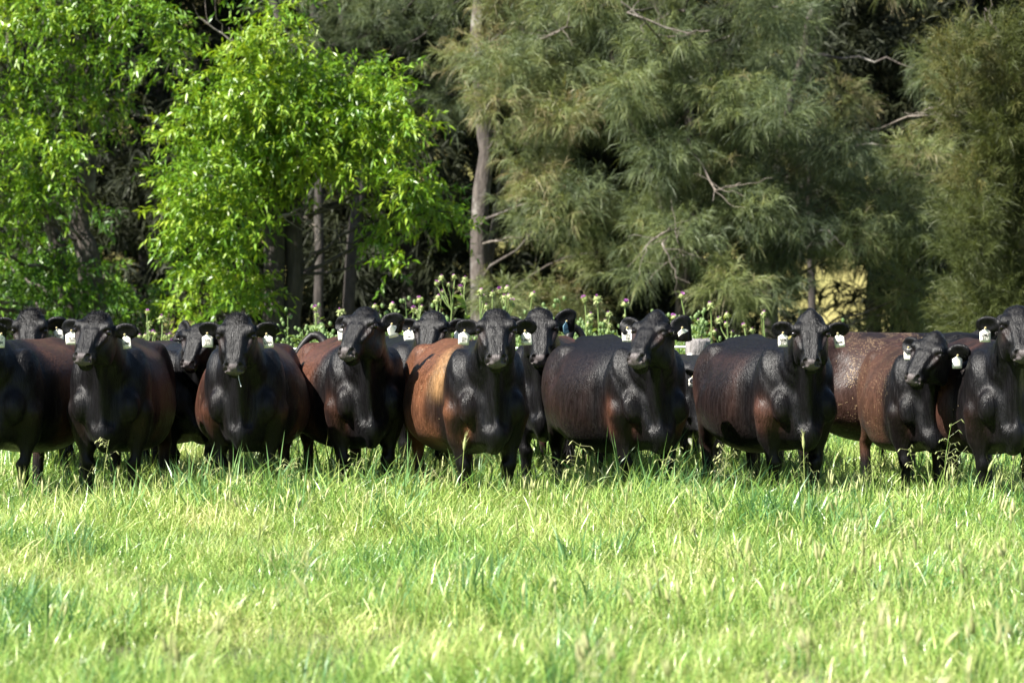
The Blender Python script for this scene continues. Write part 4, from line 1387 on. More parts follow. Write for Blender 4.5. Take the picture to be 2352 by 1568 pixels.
def pose_points(P, R, pose):
    """P: points to pose (rest frame), R: their rest coordinates (weights)"""
    P = P.copy()
    nb = np.array([0, 0.10, 0.98]); nt_ = np.array([0, -0.44, 1.345])
    ax = nt_ - nb; L = np.linalg.norm(ax); ax = ax / L
    # ear swing
    for s, key in ((-1, 'ear_a'), (1, 'ear_b')):
        up, back = pose.get(key, (0.0, 0.0))
        if up or back:
            b0 = hp(s * 0.095, 0.055, -0.075)
            w = smoothstep(s * (R[:, 0] - b0[0]), 0.0, 0.05) * (np.abs(R[:, 1] - b0[1]) < 0.14) * (R[:, 2] > 1.33)
            q = P - b0
            a = -s * up * w; c, sn = np.cos(a), np.sin(a)
            x = q[:, 0] * c + q[:, 2] * sn; z = -q[:, 0] * sn + q[:, 2] * c
            a = s * back * w; c, sn = np.cos(a), np.sin(a)
            P = np.stack([x * c - q[:, 1] * sn, x * sn + q[:, 1] * c, z], -1) + b0
    # head scale about the poll joint
    du = (R - H0) @ HU; t = (R - nb) @ ax
    isneck = smoothstep(t, 0.22, 0.52)
    ishead = smoothstep(t + np.maximum(0, -(R[:, 1] + 0.50)) * 0.6, 0.50, 0.66)
    front = (R[:, 1] < 0.05)
    isneck = isneck * front; ishead = ishead * front
    hs = 0.91 * pose.get('head_size', 1.0)
    pk = pose.get('peak', 0.0)
    if pk:
        P = P + (np.array([0, 0.2, 1.0]) * pk) * (np.exp(-(R[:, 0] / 0.045) ** 2) * smoothstep(-du, -0.10, 0.03) * ishead)[:, None]
    P = HEAD_P + (P - HEAD_P) * (1 + (hs - 1) * ishead)[:, None]
    sq = (R - H0) @ HU
    P = P + np.stack([P[:, 0] * 0.06 * ishead, 0 * sq, 0 * sq], -1) - HU * (0.06 * np.maximum(0, sq) * ishead)[:, None]
    P = rot_about(P, HEAD_P, pose.get('nod', 0) * ishead, pose.get('turn', 0) * ishead)
    if pose.get('roll'):
        q = P - HEAD_P; a = pose['roll'] * ishead
        x = q[:, 0] * np.cos(a) + q[:, 2] * np.sin(a); z = -q[:, 0] * np.sin(a) + q[:, 2] * np.cos(a)
        P = np.stack([x, q[:, 1], z], -1) + HEAD_P
    mid = (NECK_P + HEAD_P) / 2
    w2 = smoothstep(t, 0.12, 0.45) * front
    w1 = smoothstep(t, -0.08, 0.35) * front
    P = rot_about(P, mid, pose.get('neck_nod', 0) * 0.5 * w2, pose.get('neck_turn', 0) * 0.5 * w2)
    P = rot_about(P, NECK_P, pose.get('neck_nod', 0) * 0.5 * w1, pose.get('neck_turn', 0) * 0.5 * w1)
    # legs swing in y below the body, small sideways stance
    for i, (s, y0) in enumerate(((-1, 0.0), (1, 0.0), (-1, 1.22), (1, 1.22))):
        a = pose.get('legs', (0, 0, 0, 0))[i]
        near = np.exp(-((R[:, 1] - y0) / 0.28) ** 4)
        w = smoothstep(-R[:, 2], -0.74, -0.42) * near * smoothstep(s * R[:, 0], -0.0, 0.08)
        P[:, 1] += a * np.maximum(0, 0.74 - R[:, 2]) * w
    # folds where the neck bends
    bend = abs(pose.get('neck_turn', 0)) + 0.15
    fm = smoothstep(t, 0.08, 0.2) * (1 - smoothstep(t, 0.40, 0.52)) * front * smoothstep(np.abs(R[:, 0]), 0.05, 0.10)
    P[:, 0] += np.sign(R[:, 0]) * fm * bend * 0.012 * np.sin(t * 62 + 5 * R[:, 2] * 1.5)
    # body length
    P[:, 1] -= 0.13 * np.clip(R[:, 1] - 0.2, 0, None)
    # girth
    g = pose.get('girth', 1.0)
    wb = smoothstep(R[:, 1], 0.0, 0.4) * smoothstep(R[:, 2], 0.42, 0.6)
    P[:, 0] *= 1 + (g - 1) * wb
    return P


def lumpy(P, seed, f):
    r = np.random.RandomState(seed)
    s = np.zeros(len(P))
    for k in range(6):
        d = r.normal(size=3) * f
        s += np.sin(P @ d + r.uniform(0, 6.28)) * r.uniform(0.5, 1)
    return s / 3.2


def coat_colours(R, seed, c):
    """c: dict black, brown (flank colour), flank, top, shoulder, blond amounts"""
    n = len(R)
    x, y, z = np.abs(R[:, 0]), R[:, 1], R[:, 2]
    u = (R - H0) @ HU; v = (R - H0) @ HV
    BROWN_K = 0.68
    base = np.tile(np.array(c.get('black', (0.0022, 0.0020, 0.0024))), (n, 1))
    brown = np.array(c.get('brown', (0.055, 0.023, 0.014))) * BROWN_K
    n1 = lumpy(R, seed, 5.0); n2 = lumpy(R, seed + 7, 14.0)
    n1b = lumpy(R * np.array([1, 0.6, 0.25]), seed + 3, 16.0)
    edge = 0.26 + 0.06 * n1 + 0.06 * n1b
    flank = smoothstep(y, edge - 0.10, edge + 0.14) * smoothstep(z, 0.40, 0.58)
    top = smoothstep(z, 1.12, 1.24) * (1 - c.get('top', 0.3))
    flank = flank * (1 - top) * np.clip(0.8 + 0.35 * n1 + 0.15 * n2, 0.1, 1.15) * c.get('flank', 0.6)
    sh = np.exp(-((y + 0.02) / 0.17) ** 2 - ((z - 0.72) / 0.17) ** 2) * smoothstep(x, 0.07, 0.17)
    sh = sh * np.clip(0.75 + 0.6 * n1b + 0.3 * n2, 0, 1.2) * c.get('shoulder', 0.5)
    thigh = smoothstep(y, 0.95, 1.2) * smoothstep(-z, -0.95, -0.6) * smoothstep(z, 0.25, 0.45) * 0.7 * c.get('flank', 0.6)
    m = np.clip(np.maximum(np.maximum(flank, sh), thigh), 0, 1)
    m = (0.35 * m + 0.65 * smoothstep(m + 0.10 * n1b + 0.05 * n2, 0.18, 0.80) * np.clip(m * 2, 0, 1))[:, None]
    m = np.clip(m, 0, 1)
    col = base * (1 - m) + brown * m
    bl = c.get('blond', 0)
    if bl:
        band = np.exp(-((y - 0.22 - 0.25 * (z - 0.95)) / 0.10) ** 2) * smoothstep(z, 0.78, 0.95) * smoothstep(x, 0.05, 0.2)
        band = band * np.clip(0.7 + 0.7 * n1b, 0, 1.2) * bl
        col = col * (1 - band[:, None]) + np.array([0.27, 0.15, 0.065]) * band[:, None]
    # fine dark flecks of winter coat left on the flanks
    fl = (smoothstep(n2 + 0.6 * n1b, 0.9, 1.15) * c.get('fleck', 0.4) * flank)[:, None]
    col = col * (1 - fl) + base * fl
    # brown cheek below the eye
    ck = np.exp(-((u - 0.215) / 0.05) ** 2 - ((x - 0.105) / 0.03) ** 2 - ((v + 0.01) / 0.06) ** 2) * (y < -0.35)
    ck = (ck * c.get('cheek', 0.5))[:, None]
    col = col * (1 - ck) + np.array([0.030, 0.015, 0.012]) * ck
    hd = (y < -0.38)
    pad = np.exp(-(np.maximum(0, np.abs(u - 0.470) - 0.022) / 0.012) ** 2) * np.exp(-(np.maximum(0, x - 0.060) / 0.012) ** 2) * smoothstep(v, -0.052, -0.036) * hd
    nost = np.exp(-((x - 0.052) / 0.018) ** 2 - ((u - 0.462) / 0.022) ** 2) * hd * smoothstep(v, -0.0, 0.02)
    return col, np.clip(pad, 0, 1) * (1 - np.clip(nost * 1.2, 0, 1)), m[:, 0]


def make_coat():
    N = NT('cattle_coat')
    p = N.n('BsdfPrincipled')
    a = N.n('Attribute', attribute_name='coat')
    r = N.n('Attribute', attribute_name='rest')
    pad = N.n('Attribute', attribute_name='pad')
    spk = N.n('Attribute', attribute_name='speckle')
    mp = N.n('Mapping'); mp.inputs['Scale'].default_value = (1.0, 0.5, 0.16)
    N.l(r.outputs['Vector'], mp.inputs['Vector'])
    hair = N.noise(mp.outputs[0], 210, 3, 0.6)
    clump = N.noise(mp.outputs[0], 42, 4, 0.6)
    soft = N.noise(r.outputs['Vector'], 9, 3, 0.5)
    mp2 = N.n('Mapping'); mp2.inputs['Scale'].default_value = (1.0, 0.40, 0.075)
    N.l(r.outputs['Vector'], mp2.inputs['Vector'])
    streak = N.noise(mp2.outputs[0], 85, 4, 0.65)
    k = N.math('ADD', N.math('MULTIPLY', hair, 0.9), N.math('MULTIPLY', clump, 0.8))
    k = N.math('ADD', N.math('SUBTRACT', k, 0.85), N.math('ADD', N.math('MULTIPLY', N.math('SUBTRACT', streak, 0.5), 2.2), 1.0), clamp=False)
    k = N.math('MAXIMUM', k, 0.15)
    k2 = N.math('MULTIPLY', k, N.math('ADD', N.math('MULTIPLY', soft, 0.9), 0.55))
    cc = N.n('CombineColor'); [N.l(k2, cc.inputs[i]) for i in range(3)]
    col = N.mix(1.0, a.outputs['Color'], cc.outputs[0], 'MULTIPLY')
    # seeds and flakes of dry grass caught in the hair
    vor = N.n('TexVoronoi', feature='F1'); vor.inputs['Scale'].default_value = 95
    N.l(r.outputs['Vector'], vor.inputs['Vector'])
    dot = N.math('LESS_THAN', vor.outputs['Distance'], 0.28)
    sp = N.n('SeparateColor'); N.l(vor.outputs['Color'], sp.inputs[0])
    pick = N.math('LESS_THAN', sp.outputs[0], N.math('MULTIPLY', spk.outputs['Fac'], N.math('ADD', N.math('MULTIPLY', N.noise(r.outputs['Vector'], 5, 4, 0.65), 5.5), -2.35)))
    col = N.mix(N.math('MULTIPLY', dot, pick), col, (0.36, 0.26, 0.14))
    padc = N.mix(N.noise(r.outputs['Vector'], 60, 3), (0.055, 0.047, 0.047), (0.115, 0.098, 0.096))
    col = N.mix(pad.outputs['Fac'], col, padc)
    N.l(col, p.inputs['Base Color'])
    ro = N.math('ADD', N.math('MULTIPLY', N.math('SUBTRACT', streak, 0.5), 0.75), 0.40)
    ro = N.math('SUBTRACT', ro, N.math('MULTIPLY', pad.outputs['Fac'], -0.02))
    N.l(ro, p.inputs['Roughness'])
    p.inputs['Specular IOR Level'].default_value = 0.21
    p.inputs['Sheen Weight'].default_value = 0.015
    p.inputs['Sheen Roughness'].default_value = 0.4
    p.inputs['Sheen Tint'].default_value = (0.75, 0.72, 0.75, 1)
    hgt = N.math('ADD', N.math('MULTIPLY', hair, 0.5), N.math('MULTIPLY', streak, 1.1))
    N.l(N.bump(hgt, 0.65, 0.010), p.inputs['Normal'])
    N.l(p.outputs[0], N.out.inputs[0])
    return N.m


M_COAT = make_coat()


def make_hair_mat():
    N = NT('cattle_hair')
    p = N.n('BsdfPrincipled')
    p.inputs['Base Color'].default_value = (0.007, 0.006, 0.006, 1)
    p.inputs['Roughness'].default_value = 0.5
    p.inputs['Specular IOR Level'].default_value = 0.25
    N.l(p.outputs[0], N.out.inputs[0])
    return N.m


M_HAIR = make_hair_mat()


def make_fur_mat():
    N = NT('cattle_fur')
    p = N.n('BsdfPrincipled')
    a = N.n('Attribute', attribute_name='coat')
    N.l(a.outputs['Color'], p.inputs['Base Color'])
    p.inputs['Roughness'].default_value = 0.42
    p.inputs['Specular IOR Level'].default_value = 0.19
    N.l(p.outputs[0], N.out.inputs[0])
    return N.m


M_FUR = make_fur_mat()
M_EYE = NT('wet_eye')
_p = M_EYE.n('BsdfPrincipled'); _p.inputs['Base Color'].default_value = (0.006, 0.004, 0.003, 1); _p.inputs['Roughness'].default_value = 0.06
M_EYE.l(_p.outputs[0], M_EYE.out.inputs[0]); M_EYE = M_EYE.m
M_TAG = simple_mat('tag_plastic', (0.82, 0.79, 0.70), 0.45, 0.08, 40)
M_TAG_BLUE = simple_mat('tag_blue', (0.16, 0.30, 0.38), 0.45, 0.1, 40)
M_DROOL = simple_mat('drool', (0.55, 0.56, 0.55), 0.1, 0.05, 40, 0.6)
M_INK = simple_mat('tag_ink', (0.012, 0.012, 0.014), 0.6, 0.1, 40)
M_STUD = simple_mat('tag_stud', (0.30, 0.25, 0.12), 0.5, 0.3, 60)


def uv_sphere(c, r, nu=12, nv=8):
    th = np.linspace(0, math.pi, nv + 1)[1:-1]
    ph = np.arange(nu) * 2 * math.pi / nu
    V = [(0, 0, 1)] + [(math.sin(t) * math.cos(q), math.sin(t) * math.sin(q), math.cos(t)) for t in th for q in ph] + [(0, 0, -1)]
    V = np.array(V) * r + np.asarray(c)
    q, t = [], []
    for i in range(nu):
        j = (i + 1) % nu
        t.append((0, 1 + i, 1 + j))
        for k in range(nv - 2):
            a = 1 + k * nu
            q.append((a + i, a + nu + i, a + nu + j, a + j))
        a = 1 + (nv - 2) * nu
        t.append((a + i, len(V) - 1, a + j))
    return V, np.array(q), np.array(t)


def text_mesh(body, size, mat):
    cu = bpy.data.curves.new('tag_text', 'FONT')
    cu.body = body
    cu.size = size
    cu.align_x = 'CENTER'; cu.align_y = 'CENTER'
    cu.space_line = 0.9
    cu.offset = 0.0007
    o = bpy.data.objects.new('tag_text', cu)
    me = bpy.data.meshes.new_from_object(o)
    bpy.data.objects.remove(o)
    bpy.data.curves.remove(cu)
    me.name = 'tag_number'
    me.materials.clear(); me.materials.append(mat)
    return me


def tag_mesh(w, h, bend):
    """shouldered ear tag hanging from its stud: 2.5 mm thick, slightly curled"""
    out = [(-0.006, 0.0), (-0.006, -0.012), (-w * 0.28, -0.022), (-w * 0.5, -0.032), (-w * 0.5, -h), (w * 0.5, -h), (w * 0.5, -0.032), (w * 0.28, -0.022), (0.006, -0.012), (0.006, 0.0)]
    rows = [0.0, -0.012, -0.022, -0.032, -0.032 - (h - 0.032) * 0.33, -0.032 - (h - 0.032) * 0.66, -h]
    half = [0.007, 0.007, w * 0.30, w * 0.5, w * 0.5, w * 0.5, w * 0.48]
    V, F = [], []
    nc = 5
    for side in (0, 1):
        for r, hw in zip(rows, half):
            for k in range(nc):
                x = (k / (nc - 1) * 2 - 1) * hw
                y = bend * (x / (w * 0.5)) ** 2 * 0.004 - bend * 0.006 * (r / h) ** 2 + (0.0025 if side else 0)
                V.append((x, y, r))
    m = len(rows) * nc
    for i in range(len(rows) - 1):
        for k in range(nc - 1):
            a = i * nc + k
            F.append((a, a + nc, a + nc + 1, a + 1))
            F.append((m + a, m + a + 1, m + a + nc + 1, m + a + nc))
    ring = [k for k in range(nc)] + [i * nc + nc - 1 for i in range(1, len(rows))] + [(len(rows) - 1) * nc + k for k in range(nc - 2, -1, -1)] + [i * nc for i in range(len(rows) - 2, 0, -1)]
    for a, b in zip(ring, ring[1:] + ring[:1]):
        F.append((a, b, m + b, m + a))
    return np.array(V), np.array(F)


def strands(roots, dirs, lens, width, rng, curl=0.3, seg=3, grav=0.25):
    """thin tapered hair ribbons -> verts, faces"""
    n = len(roots)
    d = dirs / (np.linalg.norm(dirs, axis=1)[:, None] + 1e-9)
    side = np.cross(d, rng.normal(size=(n, 3))); side /= np.linalg.norm(side, axis=1)[:, None] + 1e-9
    cur = rng.normal(size=(n, 3)) * curl
    P = roots.copy(); V = []
    for k in range(seg + 1):
        w = width * (1 - k / (seg + 0.15))
        V.append(P - side * w / 2); V.append(P + side * w / 2)
        P = P + d * (lens / seg)[:, None]
        d = d + cur / seg + np.array([0, 0, -grav / seg]); d /= np.linalg.norm(d, axis=1)[:, None]
    V = np.stack(V, 1)
    m = 2 * (seg + 1)
    base = (np.arange(n) * m)[:, None]
    F = np.concatenate([base + np.array([2 * k, 2 * k + 1, 2 * k + 3, 2 * k + 2]) for k in range(seg)], 0)
    return V.reshape(-1, 3), F


REST_N = None


def rest_normals():
    global REST_N
    if REST_N is None:
        a = COW_V[COW_Q[:, 2]] - COW_V[COW_Q[:, 0]]; b = COW_V[COW_Q[:, 3]] - COW_V[COW_Q[:, 1]]
        fn = np.cross(a, b)
        N = np.zeros_like(COW_V)
        for k in range(4):
            for d in range(3):
                N[:, d] += np.bincount(COW_Q[:, k], fn[:, d], len(COW_V))
        REST_N = N / (np.linalg.norm(N, axis=1)[:, None] + 1e-12)
    return REST_N


def build_cow(seed, loc, yaw, label, pose, coat, tags=(None, None), scale=1.0, poll=1.0, tail=None, fur=22000):
    """loc: ground point between the fore feet; yaw 0 faces the camera, + turns the nose to the photo's right"""
    rng = np.random.RandomState(seed)
    root = empty('cow', loc, yaw)
    root.scale = (scale,) * 3
    tag(root, label, 'cow', 'cattle standing in the pasture')
    R = COW_V
    P = pose_points(R, R, pose)
    # small individual unevenness
    nrm = rest_normals()
    P = P + nrm * (lumpy(R, seed + 50, 7.0) * 0.007)[:, None]
    me = mesh_np('cow_body', P, COW_Q, M_COAT, True)
    col, pad, m = coat_colours(R, seed, coat)
    attr_c(me, 'coat', col); attr_v(me, 'rest', R + seed * 1.37); attr_f(me, 'pad', pad)
    sp = coat.get('speckle', 0.0) * smoothstep(R[:, 1], 0.1, 0.3) * smoothstep(R[:, 2], 0.5, 0.7)
    attr_f(me, 'speckle', sp)
    link('body', me, root)
    # short coat: thin hairs lying along the body
    nf = fur
    wts = np.where(R[:, 1] < -0.34, 0.3, 1.0) * (R[:, 2] > 0.15) * (pad < 0.2)
    pk = rng.choice(len(R), nf, p=wts / wts.sum())
    flow = np.stack([np.sign(R[pk, 0]) * 0.12, np.where(R[pk, 1] < -0.1, 0.25, 0.75), np.full(nf, -0.75)], -1)
    hdm = (R[pk, 1] < -0.42)[:, None]
    flow = np.where(hdm, HU * 0.9 + np.stack([np.sign(R[pk, 0]) * 0.35, np.zeros(nf), np.zeros(nf)], -1), flow) + rng.normal(size=(nf, 3)) * 0.13
    nn = nrm[pk]
    flow -= nn * (flow * nn).sum(1)[:, None]
    flow /= np.linalg.norm(flow, axis=1)[:, None] + 1e-9
    flow = flow + nn * rng.uniform(0.03, 0.16, nf)[:, None]
    hl = np.where(hdm[:, 0], rng.uniform(0.006, 0.012, nf), rng.uniform(0.011, 0.026, nf))[:, None]
    jit = rng.normal(size=(nf, 3)) * 0.007
    jit -= nn * (jit * nn).sum(1)[:, None]
    rt = R[pk] + jit - nn * 0.002
    sd = np.cross(flow, nn); sd /= np.linalg.norm(sd, axis=1)[:, None] + 1e-9
    hw = np.where(hdm, 0.0013, 0.0024)
    Vf = np.stack([rt - sd * hw, rt + sd * hw, rt + flow * hl], 1).reshape(-1, 3)
    Vf2 = pose_points(Vf, np.repeat(R[pk], 3, 0), pose) + np.repeat(nn * (lumpy(R[pk], seed + 50, 7.0) * 0.007)[:, None], 3, 0)
    mf = mesh_np('coat_hair', Vf2, np.arange(3 * nf).reshape(-1, 3), M_FUR)
    attr_c(mf, 'coat', np.repeat(col[pk] * rng.uniform(0.55, 1.7, nf)[:, None] + 0.0003, 3, 0))
    link('coat_hair', mf, root)['kind'] = 'stuff'
    # eyes
    shut = pose.get('eyes_shut')
    for s in (-1, 1):
        if shut: break
        c = hp(s * 0.1295, 0.161, 0.0225)
        c2 = pose_points(c[None], c[None], pose)[0]
        V, q, t = uv_sphere(c2, 0.0205 * pose.get('head_size', 1.0))
        link('eye', mesh_np('eye', V, [q, t], M_EYE, True), root)
    # poll hair: tousled crown and short fringe down the forehead
    hd = (R[:, 1] < -0.40) & (R[:, 2] > 1.34)
    u = (R - H0) @ HU; v = (R - H0) @ HV
    sel = np.nonzero(hd & (u < 0.10) & (np.abs(R[:, 0]) < 0.085) & (v > -0.12))[0]
    k = int(500 * min(poll, 1.6))
    pick = rng.choice(sel, k)
    roots_r = R[pick] - nrm[pick] * 0.004
    du = np.clip(u[pick] / 0.10, -0.5, 1)[:, None]
    dirs = nrm[pick] * (0.55 - 0.45 * np.clip(du, 0, 1)) + rng.normal(size=(k, 3)) * 0.38 + HU * 0.55 * np.clip(du + 0.2, 0, 1)
    ln = rng.uniform(0.015, 0.042, k) * (0.45 + 0.6 * poll)
    Vs, Fs = strands(roots_r, dirs, ln, 0.0036, rng, 0.5)
    Vp = pose_points(Vs, Vs, pose)
    link('poll_hair', mesh_np('poll_hair', Vp, Fs, M_HAIR, False), root)['kind'] = 'stuff'
    # fringe of hair round the ears
    roots, dd = [], []
    for s in (-1, 1):
        sel = np.nonzero((s * R[:, 0] > 0.145) & (R[:, 1] < -0.28) & (R[:, 2] > 1.3) & (nrm[:, 2] > -0.3))[0]
        pk = rng.choice(sel, 150)
        roots.append(R[pk]); dd.append(nrm[pk] * 0.8 + np.array([s * 0.6, 0, -0.1]) + rng.normal(size=(150, 3)) * 0.15)
    roots = np.concatenate(roots); dd = np.concatenate(dd)
    Vs, Fs = strands(roots, dd, rng.uniform(0.005, 0.012, len(roots)), 0.0018, rng, 0.3, 2)
    hair = None
    nh = len(Vs) // 2
    for a in (0, 1):
        Va = Vs[a * nh:(a + 1) * nh]
        Fa = Fs[(Fs[:, 0] >= a * nh) & (Fs[:, 0] < (a + 1) * nh)] - a * nh
        link('ear_hair', mesh_np('ear_hair', pose_points(Va, Va, pose), Fa, M_HAIR), root)['kind'] = 'stuff'
    # tags
    for s, tg in ((-1, tags[0]), (1, tags[1])):
        if not tg: continue
        txt = tg.get('text', ''); w = tg.get('w', 0.068) * 1.14; h = tg.get('h', 0.098) * 1.06
        e = np.array([s * 0.96, 0.18, 0.10]); e /= np.linalg.norm(e)
        a0 = hp(s * 0.095, 0.055, -0.075) + e * tg.get('along', 0.118) + np.array([0, -0.026, -0.030])
        a1 = pose_points(a0[None], a0[None], pose)[0]
        V, F = tag_mesh(w, h, tg.get('bend', 0.6))
        to = link('ear_tag', mesh_np('ear_tag', V, F, tg.get('mat', M_TAG)), root)
        to.location = a1
        # turn roughly with the head, then hang
        ry = pose.get('turn', 0) + pose.get('neck_turn', 0)
        to.rotation_euler = Euler((tg.get('tilt', 0.12), tg.get('lean', 0.0), ry + tg.get('twist', 0.0)))
        if txt:
            tm = text_mesh(txt, tg.get('size', 0.026), M_INK)
            t = link('tag_number', tm, to)
            t.location = (0, -0.0042, -0.032 - (h - 0.032) * 0.5 + (0.002 if '\n' in txt else 0))
            t.rotation_euler = (math.radians(90), 0, 0)
        V, q, tt = uv_sphere((0, -0.003, -0.003), 0.009, 8, 6)
        link('stud', mesh_np('stud', V, [q, tt], M_STUD, True), to)
    if pose.get('drool'):
        a = np.array([hp(0.028, 0.490, -0.055)]); a = pose_points(a, a, pose)[0]
        path = a + np.array([[0, 0.01, 0.01], [0.003, 0, -0.02], [0.010, -0.002, -0.045], [0.020, -0.003, -0.075]])
        V, F = tube(path, [0.0035, 0.0022, 0.0020, 0.0042], 6)
        link('drool', mesh_np('drool', V, F, M_DROOL, True), root)
    # tail
    if tail is None:
        tp = [(0, 1.40, 1.17), (0, 1.45, 1.20), (0, 1.50, 1.16), (0.01, 1.53, 1.02), (0.0, 1.525, 0.85), (-0.01, 1.51, 0.65), (0, 1.50, 0.45)]
    else:
        tp = tail
    tp = np.array(tp, float)
    tp[:, 1] -= 0.13 * (tp[:, 1] - 0.2)
    mb = MB()
    tt = np.linspace(0, 1, 16); k = np.linspace(0, 1, len(tp))
    path = np.stack([np.interp(tt, k, tp[:, d]) for d in range(3)], -1)
    for _ in range(3):
        path[1:-1] = 0.25 * path[:-2] + 0.5 * path[1:-1] + 0.25 * path[2:]
    mb.tube(path, np.interp(tt, [0, 0.15, 0.7, 1], [0.048, 0.038, 0.026, 0.014]), 8)
    to = link('tail', mb.mesh('tail', M_HAIR, True), root)
    n = 160
    i = rng.choice(np.arange(9, 16), n)
    dirs = (path[-1] - path[-4])[None] * 4 + rng.normal(size=(n, 3)) * 0.25
    Vs, Fs = strands(path[i], dirs, rng.uniform(0.10, 0.28, n), 0.007, rng, 0.35, 3)
    link('tail_switch', mesh_np('tail_switch', Vs, Fs, M_HAIR), to)['kind'] = 'stuff'
    return root
# ------------------------------------------------------------------ the herd
def spot(px, Y):
    p = at(px, 900, Y)
    return (p.x, Y, 0.0)


